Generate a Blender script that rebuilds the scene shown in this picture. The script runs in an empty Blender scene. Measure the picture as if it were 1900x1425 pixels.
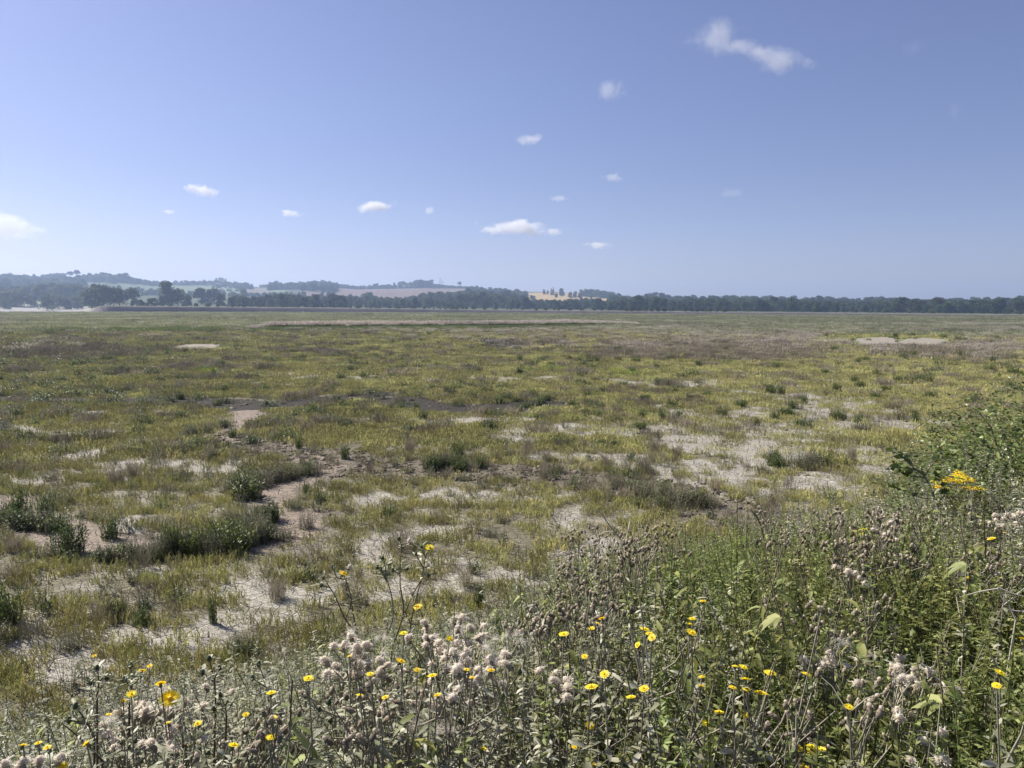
import bpy, math, random
import numpy as np
from mathutils import Matrix, Vector
R = math.radians
rng = np.random.default_rng(11)
random.seed(11)
scene = bpy.context.scene
HAZE = 0.00027

# ------------------------------------------------------------------ camera
FPX, CX, CY = 1463.0, 950.0, 712.5            # focal length and centre, in pixels of the 1900x1425 photograph
CAM = np.array([0.0, 0.0, 4.0])
PITCH, ROLL = 5.6, 0.26
cam_data = bpy.data.cameras.new("camera")
cam = bpy.data.objects.new("camera", cam_data)
scene.collection.objects.link(cam)
cam_data.sensor_width = 36.0
cam_data.lens = 36.0 * FPX / 1900.0
cam_data.clip_start = 0.05
cam_data.clip_end = 40000.0
CM = Matrix.Rotation(R(90 - PITCH), 4, 'X') @ Matrix.Rotation(R(ROLL), 4, 'Z')
cam.matrix_world = Matrix.Translation(Vector(CAM)) @ CM
scene.camera = cam
CR = np.array(CM.to_3x3())

# ------------------------------------------------------------------ sky, sun, exposure
SUN_EL, SUN_AZ = 43.0, -60.0                    # azimuth measured from +Y (the view), negative is left
world = bpy.data.worlds.new("World"); scene.world = world; world.use_nodes = True
wn, wl = world.node_tree.nodes, world.node_tree.links
wn.clear()
sky = wn.new('ShaderNodeTexSky'); sky.sky_type = 'NISHITA'; sky.sun_disc = False
sky.sun_elevation = R(SUN_EL); sky.sun_rotation = R(SUN_AZ)
sky.altitude = 0.0; sky.air_density = 1.0; sky.dust_density = 0.9; sky.ozone_density = 4.0
hsv = wn.new('ShaderNodeHueSaturation'); hsv.inputs['Saturation'].default_value = 0.88
tint = wn.new('ShaderNodeMix'); tint.data_type = 'RGBA'; tint.blend_type = 'MULTIPLY'
tint.inputs[0].default_value = 1.0; tint.inputs[7].default_value = (1.045, .985, 1.24, 1)
# the milky band of summer air that brightens the sky towards the horizon
tcw = wn.new('ShaderNodeTexCoord'); sepw = wn.new('ShaderNodeSeparateXYZ'); wl.new(tcw.outputs['Generated'], sepw.inputs[0])
mrw = wn.new('ShaderNodeMapRange'); mrw.interpolation_type = 'SMOOTHSTEP'; mrw.inputs[1].default_value = 0.17; mrw.inputs[2].default_value = -0.03; mrw.inputs[3].default_value = 0.0; mrw.inputs[4].default_value = 1.0
wl.new(sepw.outputs['Z'], mrw.inputs[0])
milk = wn.new('ShaderNodeMix'); milk.data_type = 'RGBA'; milk.blend_type = 'MULTIPLY'; milk.inputs[7].default_value = (1.27, 1.25, 1.31, 1)
wl.new(mrw.outputs[0], milk.inputs[0])
bg = wn.new('ShaderNodeBackground'); bg.inputs[1].default_value = 0.051
wo = wn.new('ShaderNodeOutputWorld')
wl.new(sky.outputs[0], hsv.inputs['Color']); wl.new(hsv.outputs[0], tint.inputs[6]); wl.new(tint.outputs[2], milk.inputs[6])
wl.new(milk.outputs[2], bg.inputs[0]); wl.new(bg.outputs[0], wo.inputs[0])
sun_data = bpy.data.lights.new("sun", 'SUN'); sun_data.energy = 5.0; sun_data.angle = R(0.53)
sun_data.color = (1.0, 0.93, 0.80)
sun = bpy.data.objects.new("sun", sun_data); scene.collection.objects.link(sun)
sd = Vector((math.sin(R(SUN_AZ)) * math.cos(R(SUN_EL)), math.cos(R(SUN_AZ)) * math.cos(R(SUN_EL)), math.sin(R(SUN_EL))))
sun.rotation_euler = sd.to_track_quat('Z', 'Y').to_euler()
scene.view_settings.view_transform = 'Standard'; scene.view_settings.look = 'None'
scene.view_settings.exposure = 0.8; scene.view_settings.gamma = 1.0
cy = scene.cycles
cy.use_denoising = True
cy.max_bounces = 7; cy.diffuse_bounces = 4; cy.glossy_bounces = 2; cy.transmission_bounces = 4
cy.transparent_max_bounces = 8; cy.volume_bounces = 3
cy.caustics_reflective = False; cy.caustics_refractive = False

# ------------------------------------------------------------------ maths helpers
def ray(px, py):
    d = CR @ np.array([(px - CX) / FPX, -(py - CY) / FPX, -1.0]); return d / np.linalg.norm(d)
def at(px, py, z=0.0):
    d = ray(px, py); t = (z - CAM[2]) / d[2]; return CAM + d * t
def to_px(x, y, z=0.0):
    v = np.stack([np.asarray(x, float) - CAM[0], np.asarray(y, float) - CAM[1], np.zeros_like(np.asarray(x, float)) + z - CAM[2]], -1)
    c = v @ CR
    w = np.where(c[..., 2] < -1e-3, -c[..., 2], np.nan)
    return CX + FPX * c[..., 0] / w, CY - FPX * c[..., 1] / w
def az_px(px):                                   # azimuth of a photo column at the horizon
    d = ray(px, 570); return math.atan2(d[0], d[1])
def h32(xi, yi, seed):
    h = (xi * 374761393 + yi * 668265263 + seed * 144269504 + 12345) & 0xffffffff
    h = ((h ^ (h >> 13)) * 1274126177) & 0xffffffff
    return ((h ^ (h >> 16)) & 0xffffff) / float(0xffffff)
def vnoise(x, y, seed=0):
    x = np.asarray(x, float); y = np.asarray(y, float)
    xi = np.floor(x).astype(np.int64); yi = np.floor(y).astype(np.int64)
    fx = x - xi; fy = y - yi; fx = fx * fx * (3 - 2 * fx); fy = fy * fy * (3 - 2 * fy)
    a = h32(xi, yi, seed); b = h32(xi + 1, yi, seed); c = h32(xi, yi + 1, seed); d = h32(xi + 1, yi + 1, seed)
    return (a * (1 - fx) + b * fx) * (1 - fy) + (c * (1 - fx) + d * fx) * fy
def fbm(x, y, seed=0, octv=4, gain=0.5):
    s = 0; a = 1; t = 0
    for k in range(octv):
        s = s + a * vnoise(x * 2 ** k + 17.3 * k, y * 2 ** k - 9.1 * k, seed + k * 7); t += a; a *= gain
    return s / t
def sstep(a, b, x):
    t = np.clip((x - a) / (b - a), 0, 1); return t * t * (3 - 2 * t)
def interp(x, pts):
    p = np.array(pts, float); return np.interp(x, p[:, 0], p[:, 1])
def poly_dist(x, y, pts):
    best = np.full(np.shape(x), 1e9)
    for (ax, ay), (bx, by) in zip(pts[:-1], pts[1:]):
        dx, dy = bx - ax, by - ay; L = dx * dx + dy * dy + 1e-9
        t = np.clip(((x - ax) * dx + (y - ay) * dy) / L, 0, 1)
        best = np.minimum(best, np.hypot(x - ax - t * dx, y - ay - t * dy))
    return best
def ell(px, py, lst):                            # soft union of ellipses, authored in photo pixels and fixed to the ground
    m = np.zeros(np.shape(px))
    for cx, cy_, rx, ry, s in lst:
        q = ((px - cx) / rx) ** 2 + ((py - cy_) / ry) ** 2
        m = np.maximum(m, s * np.exp(-q * 1.2))
    return m

# ------------------------------------------------------------------ mesh helpers
class MB:
    def __init__(s): s.v = []; s.f = []; s.a = []; s.m = []; s.n = 0
    def add(s, verts, faces, a=0.5, m=0):
        verts = np.asarray(verts, np.float32).reshape(-1, 3); faces = np.asarray(faces, np.int32)
        s.v.append(verts); s.f.append(faces + s.n); s.n += len(verts)
        s.a.append(np.broadcast_to(np.asarray(a, np.float32), (len(verts),)).copy() if np.ndim(a) == 0 else np.asarray(a, np.float32))
        s.m.append(np.full(len(faces), m, np.int32))
    def mesh(s, name, mats, smooth=False, colors=None):
        me = bpy.data.meshes.new(name)
        v = np.concatenate(s.v); nl = sum(f.size for f in s.f); nf = sum(len(f) for f in s.f)
        me.vertices.add(len(v)); me.vertices.foreach_set('co', v.ravel())
        me.loops.add(nl); me.loops.foreach_set('vertex_index', np.concatenate([f.ravel() for f in s.f]))
        tot = np.concatenate([np.full(len(f), f.shape[1], np.int32) for f in s.f])
        me.polygons.add(nf); me.polygons.foreach_set('loop_start', np.concatenate([[0], np.cumsum(tot)[:-1]]).astype(np.int32))
        try: me.polygons.foreach_set('loop_total', tot)
        except Exception: pass
        me.polygons.foreach_set('material_index', np.concatenate(s.m))
        if smooth: me.polygons.foreach_set('use_smooth', np.ones(nf, bool))
        for m in (mats if isinstance(mats, (list, tuple)) else [mats]): me.materials.append(m)
        at_ = me.attributes.new('v', 'FLOAT', 'POINT'); at_.data.foreach_set('value', np.concatenate(s.a))
        me.update(); me.validate()
        return me
    def build(s, name, mats, parent=None, smooth=False):
        return link(name, s.mesh(name, mats, smooth), parent)
def link(name, data, parent=None):
    o = bpy.data.objects.new(name, data); scene.collection.objects.link(o)
    if parent is not None: o.parent = parent
    return o
def tag(o, label=None, cat=None, group=None, kind=None):
    if label: o['label'] = label
    if cat: o['category'] = cat
    if group: o['group'] = group
    if kind: o['kind'] = kind
    return o
def empty(name, loc=(0, 0, 0), rz=0.0, s=1.0):
    o = link(name, None); o.empty_display_size = 0.1
    o.location = loc; o.rotation_euler = (0, 0, rz); o.scale = (s, s, s); return o
def copy_tree(o, parent=None):
    c = o.copy(); scene.collection.objects.link(c); c.parent = parent
    for ch in list(o.children): copy_tree(ch, c)
    return c
def nrm(v): return v / np.maximum(np.linalg.norm(v, axis=-1, keepdims=True), 1e-9)
LEAF = ((0, .12), (.3, .8), (.6, 1.0), (.85, .55), (1, .03))
BLADE = ((0, 1.0), (.5, .8), (1, .05))
def leaves(mb, P, D, L, W, a, prof=LEAF, droop=0.25, fold=0.0, m=0, N=None, wob=0.0):
    """N leaves from base points P along directions D; droop bends them down, fold makes a midrib."""
    P = np.asarray(P, float); D = nrm(np.asarray(D, float)); n = len(P)
    L = np.broadcast_to(L, (n,)); W = np.broadcast_to(W, (n,)); a = np.broadcast_to(a, (n,))
    up = np.array([0, 0, 1.0]) if N is None else N
    S = np.cross(D, np.broadcast_to(up, D.shape) + rng.normal(0, .25 if N is None else .02, D.shape)); S = nrm(S); U = nrm(np.cross(S, D))
    rows = []; K = len(prof)
    for t, w in prof:
        c = P + D * (L * t)[:, None] + np.array([0, 0, -1.0]) * (L * droop * t * t)[:, None]
        if wob: c = c + rng.normal(0, 1, c.shape) * (L * wob)[:, None]
        h = S * (W * w * .5)[:, None]
        if fold: rows += [c - h, c - U * (W * w * fold)[:, None], c + h]
        else: rows += [c - h, c + h]
    q = 3 if fold else 2
    V = np.stack(rows, 1); per = K * q
    base = (np.arange(n) * per)[:, None, None]
    fl = []
    for k in range(K - 1):
        for j in range(q - 1):
            i0 = k * q + j; fl.append([i0, i0 + 1, i0 + q + 1, i0 + q])
    F = (base + np.array(fl)[None]).reshape(-1, 4)
    mb.add(V.reshape(-1, 3), F, np.repeat(a, per), m)
def tubes(mb, pts, rad, sides=4, a=0.5, m=0, cap=False):
    """pts (N,K,3), rad (N,K)"""
    pts = np.asarray(pts, float)
    if pts.ndim == 2: pts = pts[None]
    rad = np.asarray(rad, float)
    if rad.ndim == 1: rad = np.broadcast_to(rad, pts.shape[:2])
    n, K = pts.shape[:2]
    T = nrm(np.gradient(pts, axis=1)); ref = np.where(np.abs(T[..., 2:3]) > .9, np.array([1., 0, 0]), np.array([0, 0, 1.]))
    A = nrm(np.cross(T, ref)); B = np.cross(T, A)
    th = np.arange(sides) * 2 * math.pi / sides
    V = pts[:, :, None] + rad[:, :, None, None] * (A[:, :, None] * np.cos(th)[None, None, :, None] + B[:, :, None] * np.sin(th)[None, None, :, None])
    base = (np.arange(n) * K * sides)[:, None, None]
    fl = [[k * sides + j, k * sides + (j + 1) % sides, (k + 1) * sides + (j + 1) % sides, (k + 1) * sides + j] for k in range(K - 1) for j in range(sides)]
    F = (base + np.array(fl)[None]).reshape(-1, 4)
    av = np.broadcast_to(a, (n,)) if np.ndim(a) <= 1 else a
    mb.add(V.reshape(-1, 3), F, np.repeat(av, K * sides), m)
def blob(mb, c, r, a=0.5, m=0, nu=8, nv=5, jit=0.0, axis=None):
    """ellipsoid; r is (rx,ry,rz)"""
    r = np.broadcast_to(r, (3,)); V = []; 
    for i in range(nv + 1):
        ph = math.pi * i / nv
        for j in range(nu):
            th = 2 * math.pi * j / nu; V.append((math.sin(ph) * math.cos(th), math.sin(ph) * math.sin(th), math.cos(ph)))
    V = np.array(V)
    if jit: V = V * (1 + rng.normal(0, jit, (len(V), 1)))
    V = V * r
    if axis is not None:
        z = np.asarray(axis, float) / np.linalg.norm(axis); x = np.cross([0.3, 1, 0.1], z); x /= np.linalg.norm(x); y = np.cross(z, x)
        V = V @ np.array([x, y, z])
    F = [[(i + 1) * nu + j, (i + 1) * nu + (j + 1) % nu, i * nu + (j + 1) % nu, i * nu + j] for i in range(nv) for j in range(nu)]
    mb.add(V + np.asarray(c), F, a, m)

# ------------------------------------------------------------------ materials
def nodes_mat(name):
    m = bpy.data.materials.new(name); m.use_nodes = True; nt = m.node_tree
    b = nt.nodes['Principled BSDF']; return m, nt, b
def ramp(nt, cols):
    r = nt.nodes.new('ShaderNodeValToRGB'); e = r.color_ramp.elements
    while len(e) < len(cols): e.new(0.5)
    for el, (p, c) in zip(e, cols): el.position = p; el.color = (*c, 1)
    return r
def plant_mat(name, cols, rough=0.6, transl=0.35, spec=0.3, rand=0.35, hue=0.03, noise=0.0, nscale=3.0):
    """colour from the per-leaf value v plus a per-object shift; part of the light passes through"""
    m, nt, b = nodes_mat(name); N, Lk = nt.nodes, nt.links
    at_ = N.new('ShaderNodeAttribute'); at_.attribute_name = 'v'
    oi = N.new('ShaderNodeObjectInfo')
    r = ramp(nt, cols); Lk.new(at_.outputs['Fac'], r.inputs[0])
    hs = N.new('ShaderNodeHueSaturation'); Lk.new(r.outputs[0], hs.inputs['Color'])
    mr = N.new('ShaderNodeMapRange'); mr.inputs[3].default_value = 1 - rand; mr.inputs[4].default_value = 1 + rand
    Lk.new(oi.outputs['Random'], mr.inputs[0])
    wn_ = N.new('ShaderNodeTexWhiteNoise'); wn_.noise_dimensions = '1D'; Lk.new(oi.outputs['Random'], wn_.inputs['W'])
    mh = N.new('ShaderNodeMapRange'); mh.inputs[3].default_value = .5 - hue; mh.inputs[4].default_value = .5 + hue
    Lk.new(wn_.outputs['Value'], mh.inputs[0]); Lk.new(mh.outputs[0], hs.inputs['Hue'])
    if noise:
        tc = N.new('ShaderNodeNewGeometry'); nz = N.new('ShaderNodeTexNoise'); nz.inputs['Scale'].default_value = 1.0 / nscale; nz.inputs['Detail'].default_value = 3
        Lk.new(tc.outputs['Position'], nz.inputs['Vector'])
        m2 = N.new('ShaderNodeMapRange'); m2.inputs[1].default_value = .3; m2.inputs[2].default_value = .7; m2.inputs[3].default_value = 1 - noise; m2.inputs[4].default_value = 1 + noise
        Lk.new(nz.outputs[0], m2.inputs[0])
        mm = N.new('ShaderNodeMath'); mm.operation = 'MULTIPLY'; Lk.new(mr.outputs[0], mm.inputs[0]); Lk.new(m2.outputs[0], mm.inputs[1]); Lk.new(mm.outputs[0], hs.inputs['Value'])
    else: Lk.new(mr.outputs[0], hs.inputs['Value'])
    Lk.new(hs.outputs[0], b.inputs['Base Color']); b.inputs['Roughness'].default_value = rough; b.inputs['Specular IOR Level'].default_value = spec
    if transl:
        tr = N.new('ShaderNodeBsdfTranslucent'); mx = N.new('ShaderNodeMixShader'); mx.inputs[0].default_value = transl
        hs2 = N.new('ShaderNodeHueSaturation'); hs2.inputs['Hue'].default_value = 0.485; hs2.inputs['Saturation'].default_value = 1.1; hs2.inputs['Value'].default_value = 1.25
        Lk.new(hs.outputs[0], hs2.inputs['Color']); Lk.new(hs2.outputs[0], tr.inputs[0])
        Lk.new(b.outputs[0], mx.inputs[1]); Lk.new(tr.outputs[0], mx.inputs[2])
        Lk.new(mx.outputs[0], N['Material Output'].inputs[0])
    return m
def plain_mat(name, col, rough=0.7, spec=0.3, var=0.15, scale=8.0):
    m, nt, b = nodes_mat(name); N, Lk = nt.nodes, nt.links
    nz = N.new('ShaderNodeTexNoise'); nz.inputs['Scale'].default_value = scale; tc = N.new('ShaderNodeTexCoord'); Lk.new(tc.outputs['Object'], nz.inputs['Vector'])
    r = ramp(nt, [(.3, tuple(c * (1 - var) for c in col)), (.7, tuple(min(1, c * (1 + var)) for c in col))]); Lk.new(nz.outputs[0], r.inputs[0])
    Lk.new(r.outputs[0], b.inputs['Base Color']); b.inputs['Roughness'].default_value = rough; b.inputs['Specular IOR Level'].default_value = spec
    return m

# ================================================================== THE GROUND
NB = np.array([-0.5736, 0.8192])                 # normal of the sea-wall bank the photographer stands on
def hzn(px): return 568.0 + (px - 950.0) * 0.0045
def track(pts): return [tuple(at(a, b)[:2]) for a, b in pts]
CREEKS = [  # (ground polyline, floor half-width, depth, bank run, sandy floor 1 / cut with its shade painted dark -1 / bare clods 0)
    (track([(465, 756), (462, 768), (445, 786), (405, 808), (425, 820)]), .52, .65, .22, 1),
    (track([(580, 850), (605, 866), (560, 884), (505, 908), (508, 935), (548, 960), (545, 985), (480, 1005), (400, 1020), (300, 1030), (215, 1022), (165, 1015), (120, 990), (70, 962), (0, 940), (-120, 930)]), .44, .68, .28, 1),
    (track([(425, 816), (500, 828), (590, 846), (640, 854), (700, 864)]), .25, .60, .9, 0),
    (track([(690, 866), (800, 874), (900, 874), (1000, 882), (1100, 895), (1200, 912), (1330, 945), (1420, 965)]), .60, .70, .55, 0),
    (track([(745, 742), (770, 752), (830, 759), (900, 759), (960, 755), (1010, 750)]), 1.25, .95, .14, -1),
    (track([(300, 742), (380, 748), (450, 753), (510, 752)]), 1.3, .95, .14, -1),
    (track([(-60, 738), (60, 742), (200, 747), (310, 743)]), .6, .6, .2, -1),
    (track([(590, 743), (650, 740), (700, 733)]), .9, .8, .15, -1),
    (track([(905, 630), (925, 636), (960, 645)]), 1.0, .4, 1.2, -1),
]
def bank(n, x, y):
    w = fbm(x * .5, y * .5, 5) * 1.2 - .6
    return np.interp(n + w * np.clip(n / 4, 0, 1), [-40, 1.3, 2.2, 3.2, 4.2, 5.2, 6.2, 7.0, 7.8], [2.5, 2.5, 2.32, 1.95, 1.48, .95, .42, .12, 0])
def hill_px(x, y): 
    az = np.arctan2(x, y); return CX + FPX * np.tan(np.clip(az, -1.2, 1.2))
RIDGE = [(-900, 535), (-200, 522), (0, 522), (130, 521), (240, 523), (300, 530), (400, 529), (480, 534), (590, 531), (660, 536), (790, 532), (860, 534), (900, 536), (960, 540), (1030, 541), (1120, 548), (1250, 556), (1500, 563), (1900, 570), (2600, 572)]
DK = {}
def creek_mask(x, y):
    DK['m'] = np.zeros(np.shape(x)); DK['g'] = np.zeros(np.shape(x))
    d = np.zeros(np.shape(x)); fl = np.zeros(np.shape(x))
    sel = (np.hypot(x, y) < 140)
    if not np.any(sel): return d, fl
    xs, ys = x[sel], y[sel]; dd = np.zeros(xs.shape); ff = np.zeros(xs.shape); kk = np.zeros(xs.shape); gg = np.zeros(xs.shape)
    wob = (fbm(xs * .9, ys * .9, 31) - .5) * .9 + (fbm(xs * 4, ys * 4, 33, 2) - .5) * .25
    for pts, hw, dep, run, knd in CREEKS:
        q = poly_dist(xs, ys, pts) + wob
        dd = np.maximum(dd, dep * (1 - sstep(hw, hw + run, q))); if_ = 1 - sstep(hw * .8, hw * 1.15, q)
        if knd == 1: ff = np.maximum(ff, if_)
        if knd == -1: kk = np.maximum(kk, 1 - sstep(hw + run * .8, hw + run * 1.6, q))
        if knd != -1: gg = np.maximum(gg, (1 - sstep(hw + run * .8, hw + run * 1.8, q)) * (1.0 if knd == 0 else .12) * (1 - if_ * (knd == 1)))
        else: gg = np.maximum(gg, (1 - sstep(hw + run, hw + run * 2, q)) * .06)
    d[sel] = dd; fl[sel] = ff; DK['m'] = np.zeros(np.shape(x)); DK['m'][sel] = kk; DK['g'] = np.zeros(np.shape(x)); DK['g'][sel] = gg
    return d, fl
def zone_px(x, y): return to_px(x, y, 0.0)
def Z(x, y):
    x = np.asarray(x, float); y = np.asarray(y, float); shp = x.shape; x = np.atleast_1d(x); y = np.atleast_1d(y)
    r = np.hypot(x, y); n = NB[0] * x + NB[1] * y
    marsh = (fbm(x * .25, y * .25, 1) - .5) * .22 * sstep(300, 60, r) + (fbm(x * 1.6, y * 1.6, 2, 3) - .5) * .10 * sstep(90, 30, r)
    marsh = marsh + (fbm(x * 9, y * 9, 3, 2) - .5) * .025 * sstep(30, 12, r)
    cd, fl = creek_mask(x, y)
    rough = np.clip(cd * 4 * (1 - fl), 0, 1)
    marsh = marsh - cd + rough * ((fbm(x * 3.2, y * 3.2, 8, 3) - .5) * .70 + (.5 - abs(fbm(x * 6.5, y * 6.5, 9, 2) - .5) * 4) * .05)
    b = np.where(r < 80, bank(n, x, y), 0.0)
    b = np.where(y < -3, np.clip(2.5 - (-n - 3) * .3, 0, 2.5) * (n < 0), b)
    near = np.maximum(b, marsh) + np.where(b > .02, (fbm(x * 2, y * 2, 4, 3) - .5) * .12, 0)
    # far: river channel, bank, hills
    px = hill_px(x, y)
    left = sstep(195, 150, px)
    bh = interp(px, [(-400, 1.0), (150, 1.0), (165, 3.4), (300, 3.3), (600, 2.7), (900, 1.9), (1250, 1.3), (1900, .8)])
    chan = -1.4 * sstep(455, 462, r)
    top = (bh + 1.4) * (1 - left) * sstep(476, 483, r) + left * (1.4 + bh) * sstep(800, 905, r)
    Rr = interp(px, [(-400, 2000), (800, 2000), (1100, 1700), (1900, 1300)])
    Hh = 4 + (hzn(px) - interp(px, RIDGE)) * Rr / FPX
    t = np.clip((r - 720) / (Rr - 720), 0, 1.6)
    hill = (Hh - bh) * np.where(t < 1, t ** 1.35, 1 - .6 * (t - 1)) * (y > 0)
    hill = hill * (1 + (fbm(x / 260, y / 260, 21, 3) - .5) * .25 * np.clip(1 - abs(t - 1) * 3, 0, 1) * 0 + (fbm(x / 200, y / 200, 22, 3) - .5) * .5 * np.clip(4 * t * (1 - t), 0, 1))
    far = chan + top + hill + np.where((r > 500), (fbm(x / 14, y / 14, 23, 3) - .5) * .5, 0)
    far = np.where(y < 0, 0.3 + 0 * r, far)
    k = sstep(440, 456, r)
    return (near * (1 - k) + far * k).reshape(shp)

# ground cover authoring: every mask is a function of ground position
BARE = [(350, 1140, 450, 85, .54), (900, 1060, 320, 64, .52), (1420, 800, 450, 110, .52), (250, 860, 260, 60, .34), (95, 1235, 130, 50, 1.1), (300, 1190, 200, 34, 1.05), (470, 1150, 180, 38, 1.0), (560, 1110, 220, 30, .9), (680, 1100, 190, 30, .9), (130, 1100, 180, 26, .75), (1000, 1080, 200, 30, .95), (870, 1040, 140, 16, 1.0),
        (780, 990, 140, 14, .9), (850, 1100, 140, 46, .85), (250, 1120, 180, 16, .75), (300, 1065, 110, 10, .6), (870, 925, 220, 14, .6), (1060, 960, 90, 24, .6), (560, 905, 40, 30, .4), (240, 990, 80, 26, .8), (1100, 1020, 140, 22, .7), (520, 1070, 90, 12, .6),
        (1560, 770, 230, 44, .78), (1450, 830, 210, 48, .78), (1300, 880, 210, 38, .66), (1250, 712, 140, 8, 1.0), (1000, 705, 180, 6, .75), (1150, 800, 240, 22, .85), (820, 782, 190, 11, .95), (1560, 900, 170, 38, .72), (1500, 740, 150, 14, .9), (1350, 770, 200, 18, .8),
        (160, 765, 70, 6, .8), (80, 800, 180, 12, .7), (130, 850, 160, 18, .75), (300, 870, 150, 18, .55), (700, 700, 160, 5, .6), (1700, 790, 110, 22, .8), (560, 792, 40, 14, .4), (80, 900, 100, 12, .55), (1050, 850, 160, 12, .6), (1650, 850, 120, 30, .7), (400, 700, 200, 5, .35)]
FARMUD = [(375, 641, 75, 4, .9), (1625, 632, 50, 7, 1.5), (1715, 633, 52, 6.5, 1.45), (960, 645, 16, 4.0, .9)]
BRIGHT = [(1570, 631, 60, 7, 1.4), (1660, 625, 130, 5, 1.3), (1600, 628, 95, 4.5, 1.1), (1690, 632, 90, 4, .9), (1770, 628, 40, 3, .8), (660, 626, 90, 3.2, .7), (1180, 692, 90, 5, .9), (1020, 686, 70, 4, .6), (250, 645, 90, 6, .6), (390, 688, 40, 6, .7), (1000, 808, 90, 12, .6), (600, 672, 120, 5, .4)]
PURPLE = [(1350, 650, 330, 24, .95), (1750, 650, 240, 20, 1.0), (1000, 640, 120, 10, .6), (200, 655, 260, 20, .7), (350, 682, 170, 16, .75), (90, 690, 120, 12, .7), (1650, 605, 280, 5, .9), (1500, 622, 260, 6, .8), (600, 655, 160, 8, .5)]
YELLOW = [(880, 656, 200, 8, .8), (600, 626, 90, 3, .9), (1000, 645, 90, 5, .8), (800, 645, 200, 6, .6), (200, 712, 200, 10, .7), (560, 720, 200, 10, .6), (900, 700, 250, 12, .5), (1300, 668, 120, 6, .6)]
def covers(x, y):
    """returns dict of masks 0..1 at ground points"""
    px, py = zone_px(x, y); px = np.nan_to_num(px, nan=950); py = np.nan_to_num(py, nan=3000)
    r = np.hypot(x, y); jx = (fbm(x * .8, y * .8, 41) - .5); jy = (fbm(x * .8, y * .8, 43) - .5)
    sc = 3500 / np.maximum(r, 5)
    pxj = px + jx * sc * .5; pyj = py + jy * sc * .12
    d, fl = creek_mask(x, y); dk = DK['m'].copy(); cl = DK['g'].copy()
    n1 = fbm(x * .35, y * .35, 51); n2 = fbm(x * 1.3, y * 1.3, 53, 3); n3 = fbm(x / 9, y / 9, 55, 3)
    bare = ell(pxj, pyj, BARE)
    ground = sstep(.30, .62, bare * 1.0 + (n1 - .5) * .6 + (n2 - .5) * 1.5)
    ground = np.where(r > 60, ground * sstep(95, 60, r), ground)
    mud = ell(pxj, pyj, FARMUD); mud = sstep(.45, .6, mud + (n1 - .5) * .3)
    pan = sstep(.25, .4, ell(pxj, pyj - 5, FARMUD))
    creek = sstep(.08, .22, d)
    green = sstep(.35, .6, ell(pxj, pyj, BRIGHT) + (n3 - .5) * .5)
    purple = sstep(.35, .65, ell(px, py, PURPLE) + (n3 - .5) * .7 + (n1 - .5) * .4)
    yellow = sstep(.35, .6, ell(px, py, YELLOW) + (n3 - .5) * .4)
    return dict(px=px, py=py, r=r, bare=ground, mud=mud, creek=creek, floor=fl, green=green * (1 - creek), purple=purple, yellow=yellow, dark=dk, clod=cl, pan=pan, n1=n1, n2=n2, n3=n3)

def polar_patch(name, azs, rin, rout, nu, mat, geo=True, colfn=None):
    """sheet between two radii; rin/rout per azimuth"""
    rin = np.broadcast_to(rin, azs.shape); rout = np.broadcast_to(rout, azs.shape)
    u = np.linspace(0, 1, nu)[:, None]
    rr = rin[None] * (rout / rin)[None] ** u if geo else rin[None] + (rout - rin)[None] * u
    x = rr * np.sin(azs)[None]; y = rr * np.cos(azs)[None]; z = Z(x, y)
    V = np.stack([x, y, z], -1).reshape(-1, 3); na = len(azs)
    i = (np.arange(nu - 1)[:, None] * na + np.arange(na - 1)[None]).ravel()
    F = np.stack([i, i + 1, i + na + 1, i + na], 1)[:, ::-1]
    mb = MB(); mb.add(V, F)
    me = mb.mesh(name, mat, smooth=True)
    if colfn is not None:
        col = colfn(x.ravel(), y.ravel()); ca = me.color_attributes.new('col', 'FLOAT_COLOR', 'POINT')
        ca.data.foreach_set('color', np.concatenate([col, np.ones((len(col), 1))], 1).astype(np.float32).ravel())
    return link(name, me)

def C(*c): return np.array(c, float)
def lerp(a, b, t): return a + (b - a) * t[:, None]
def marsh_col(x, y):
    c = covers(x, y); n = len(x)
    base = lerp(C(.17, .155, .105)[None].repeat(n, 0), C(.27, .25, .195), sstep(.35, .65, c['n2']))
    far = sstep(70, 150, c['r'])
    base = lerp(base, C(.19, .185, .12), far)
    base = lerp(base, C(.31, .285, .235), sstep(.4, .8, c['bare']) )
    base = lerp(base, C(.36, .34, .295), c['bare'])
    base = lerp(base, C(.31, .28, .235), c['mud'])
    base = lerp(base, C(.185, .16, .125), c['creek'])
    base = lerp(base, C(.275, .225, .185), c['floor'])
    base = lerp(base, C(.035, .03, .023), c['dark'])  # shade inside the far creek cuts, painted as near-black mud
    base = lerp(base, C(.17, .22, .05), c['green'] * (1 - c['mud']) * (1 - c['creek']) * sstep(30, 60, c['r']))
    base = lerp(base, C(.17, .15, .125), c['purple'] * sstep(40, 60, c['r']) * (1 - c['mud']) * (1 - c['green']) * .7)
    base = lerp(base, C(.30, .27, .07), c['yellow'] * sstep(30, 50, c['r']) * (1 - c['mud']) * (1 - c['green']) * .6)
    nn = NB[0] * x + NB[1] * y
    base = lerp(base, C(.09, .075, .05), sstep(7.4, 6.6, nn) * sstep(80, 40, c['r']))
    k = .85 + .3 * fbm(x * 5, y * 5, 61, 2); base = base * k[:, None]
    return np.clip(base, 0, 1)
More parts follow.
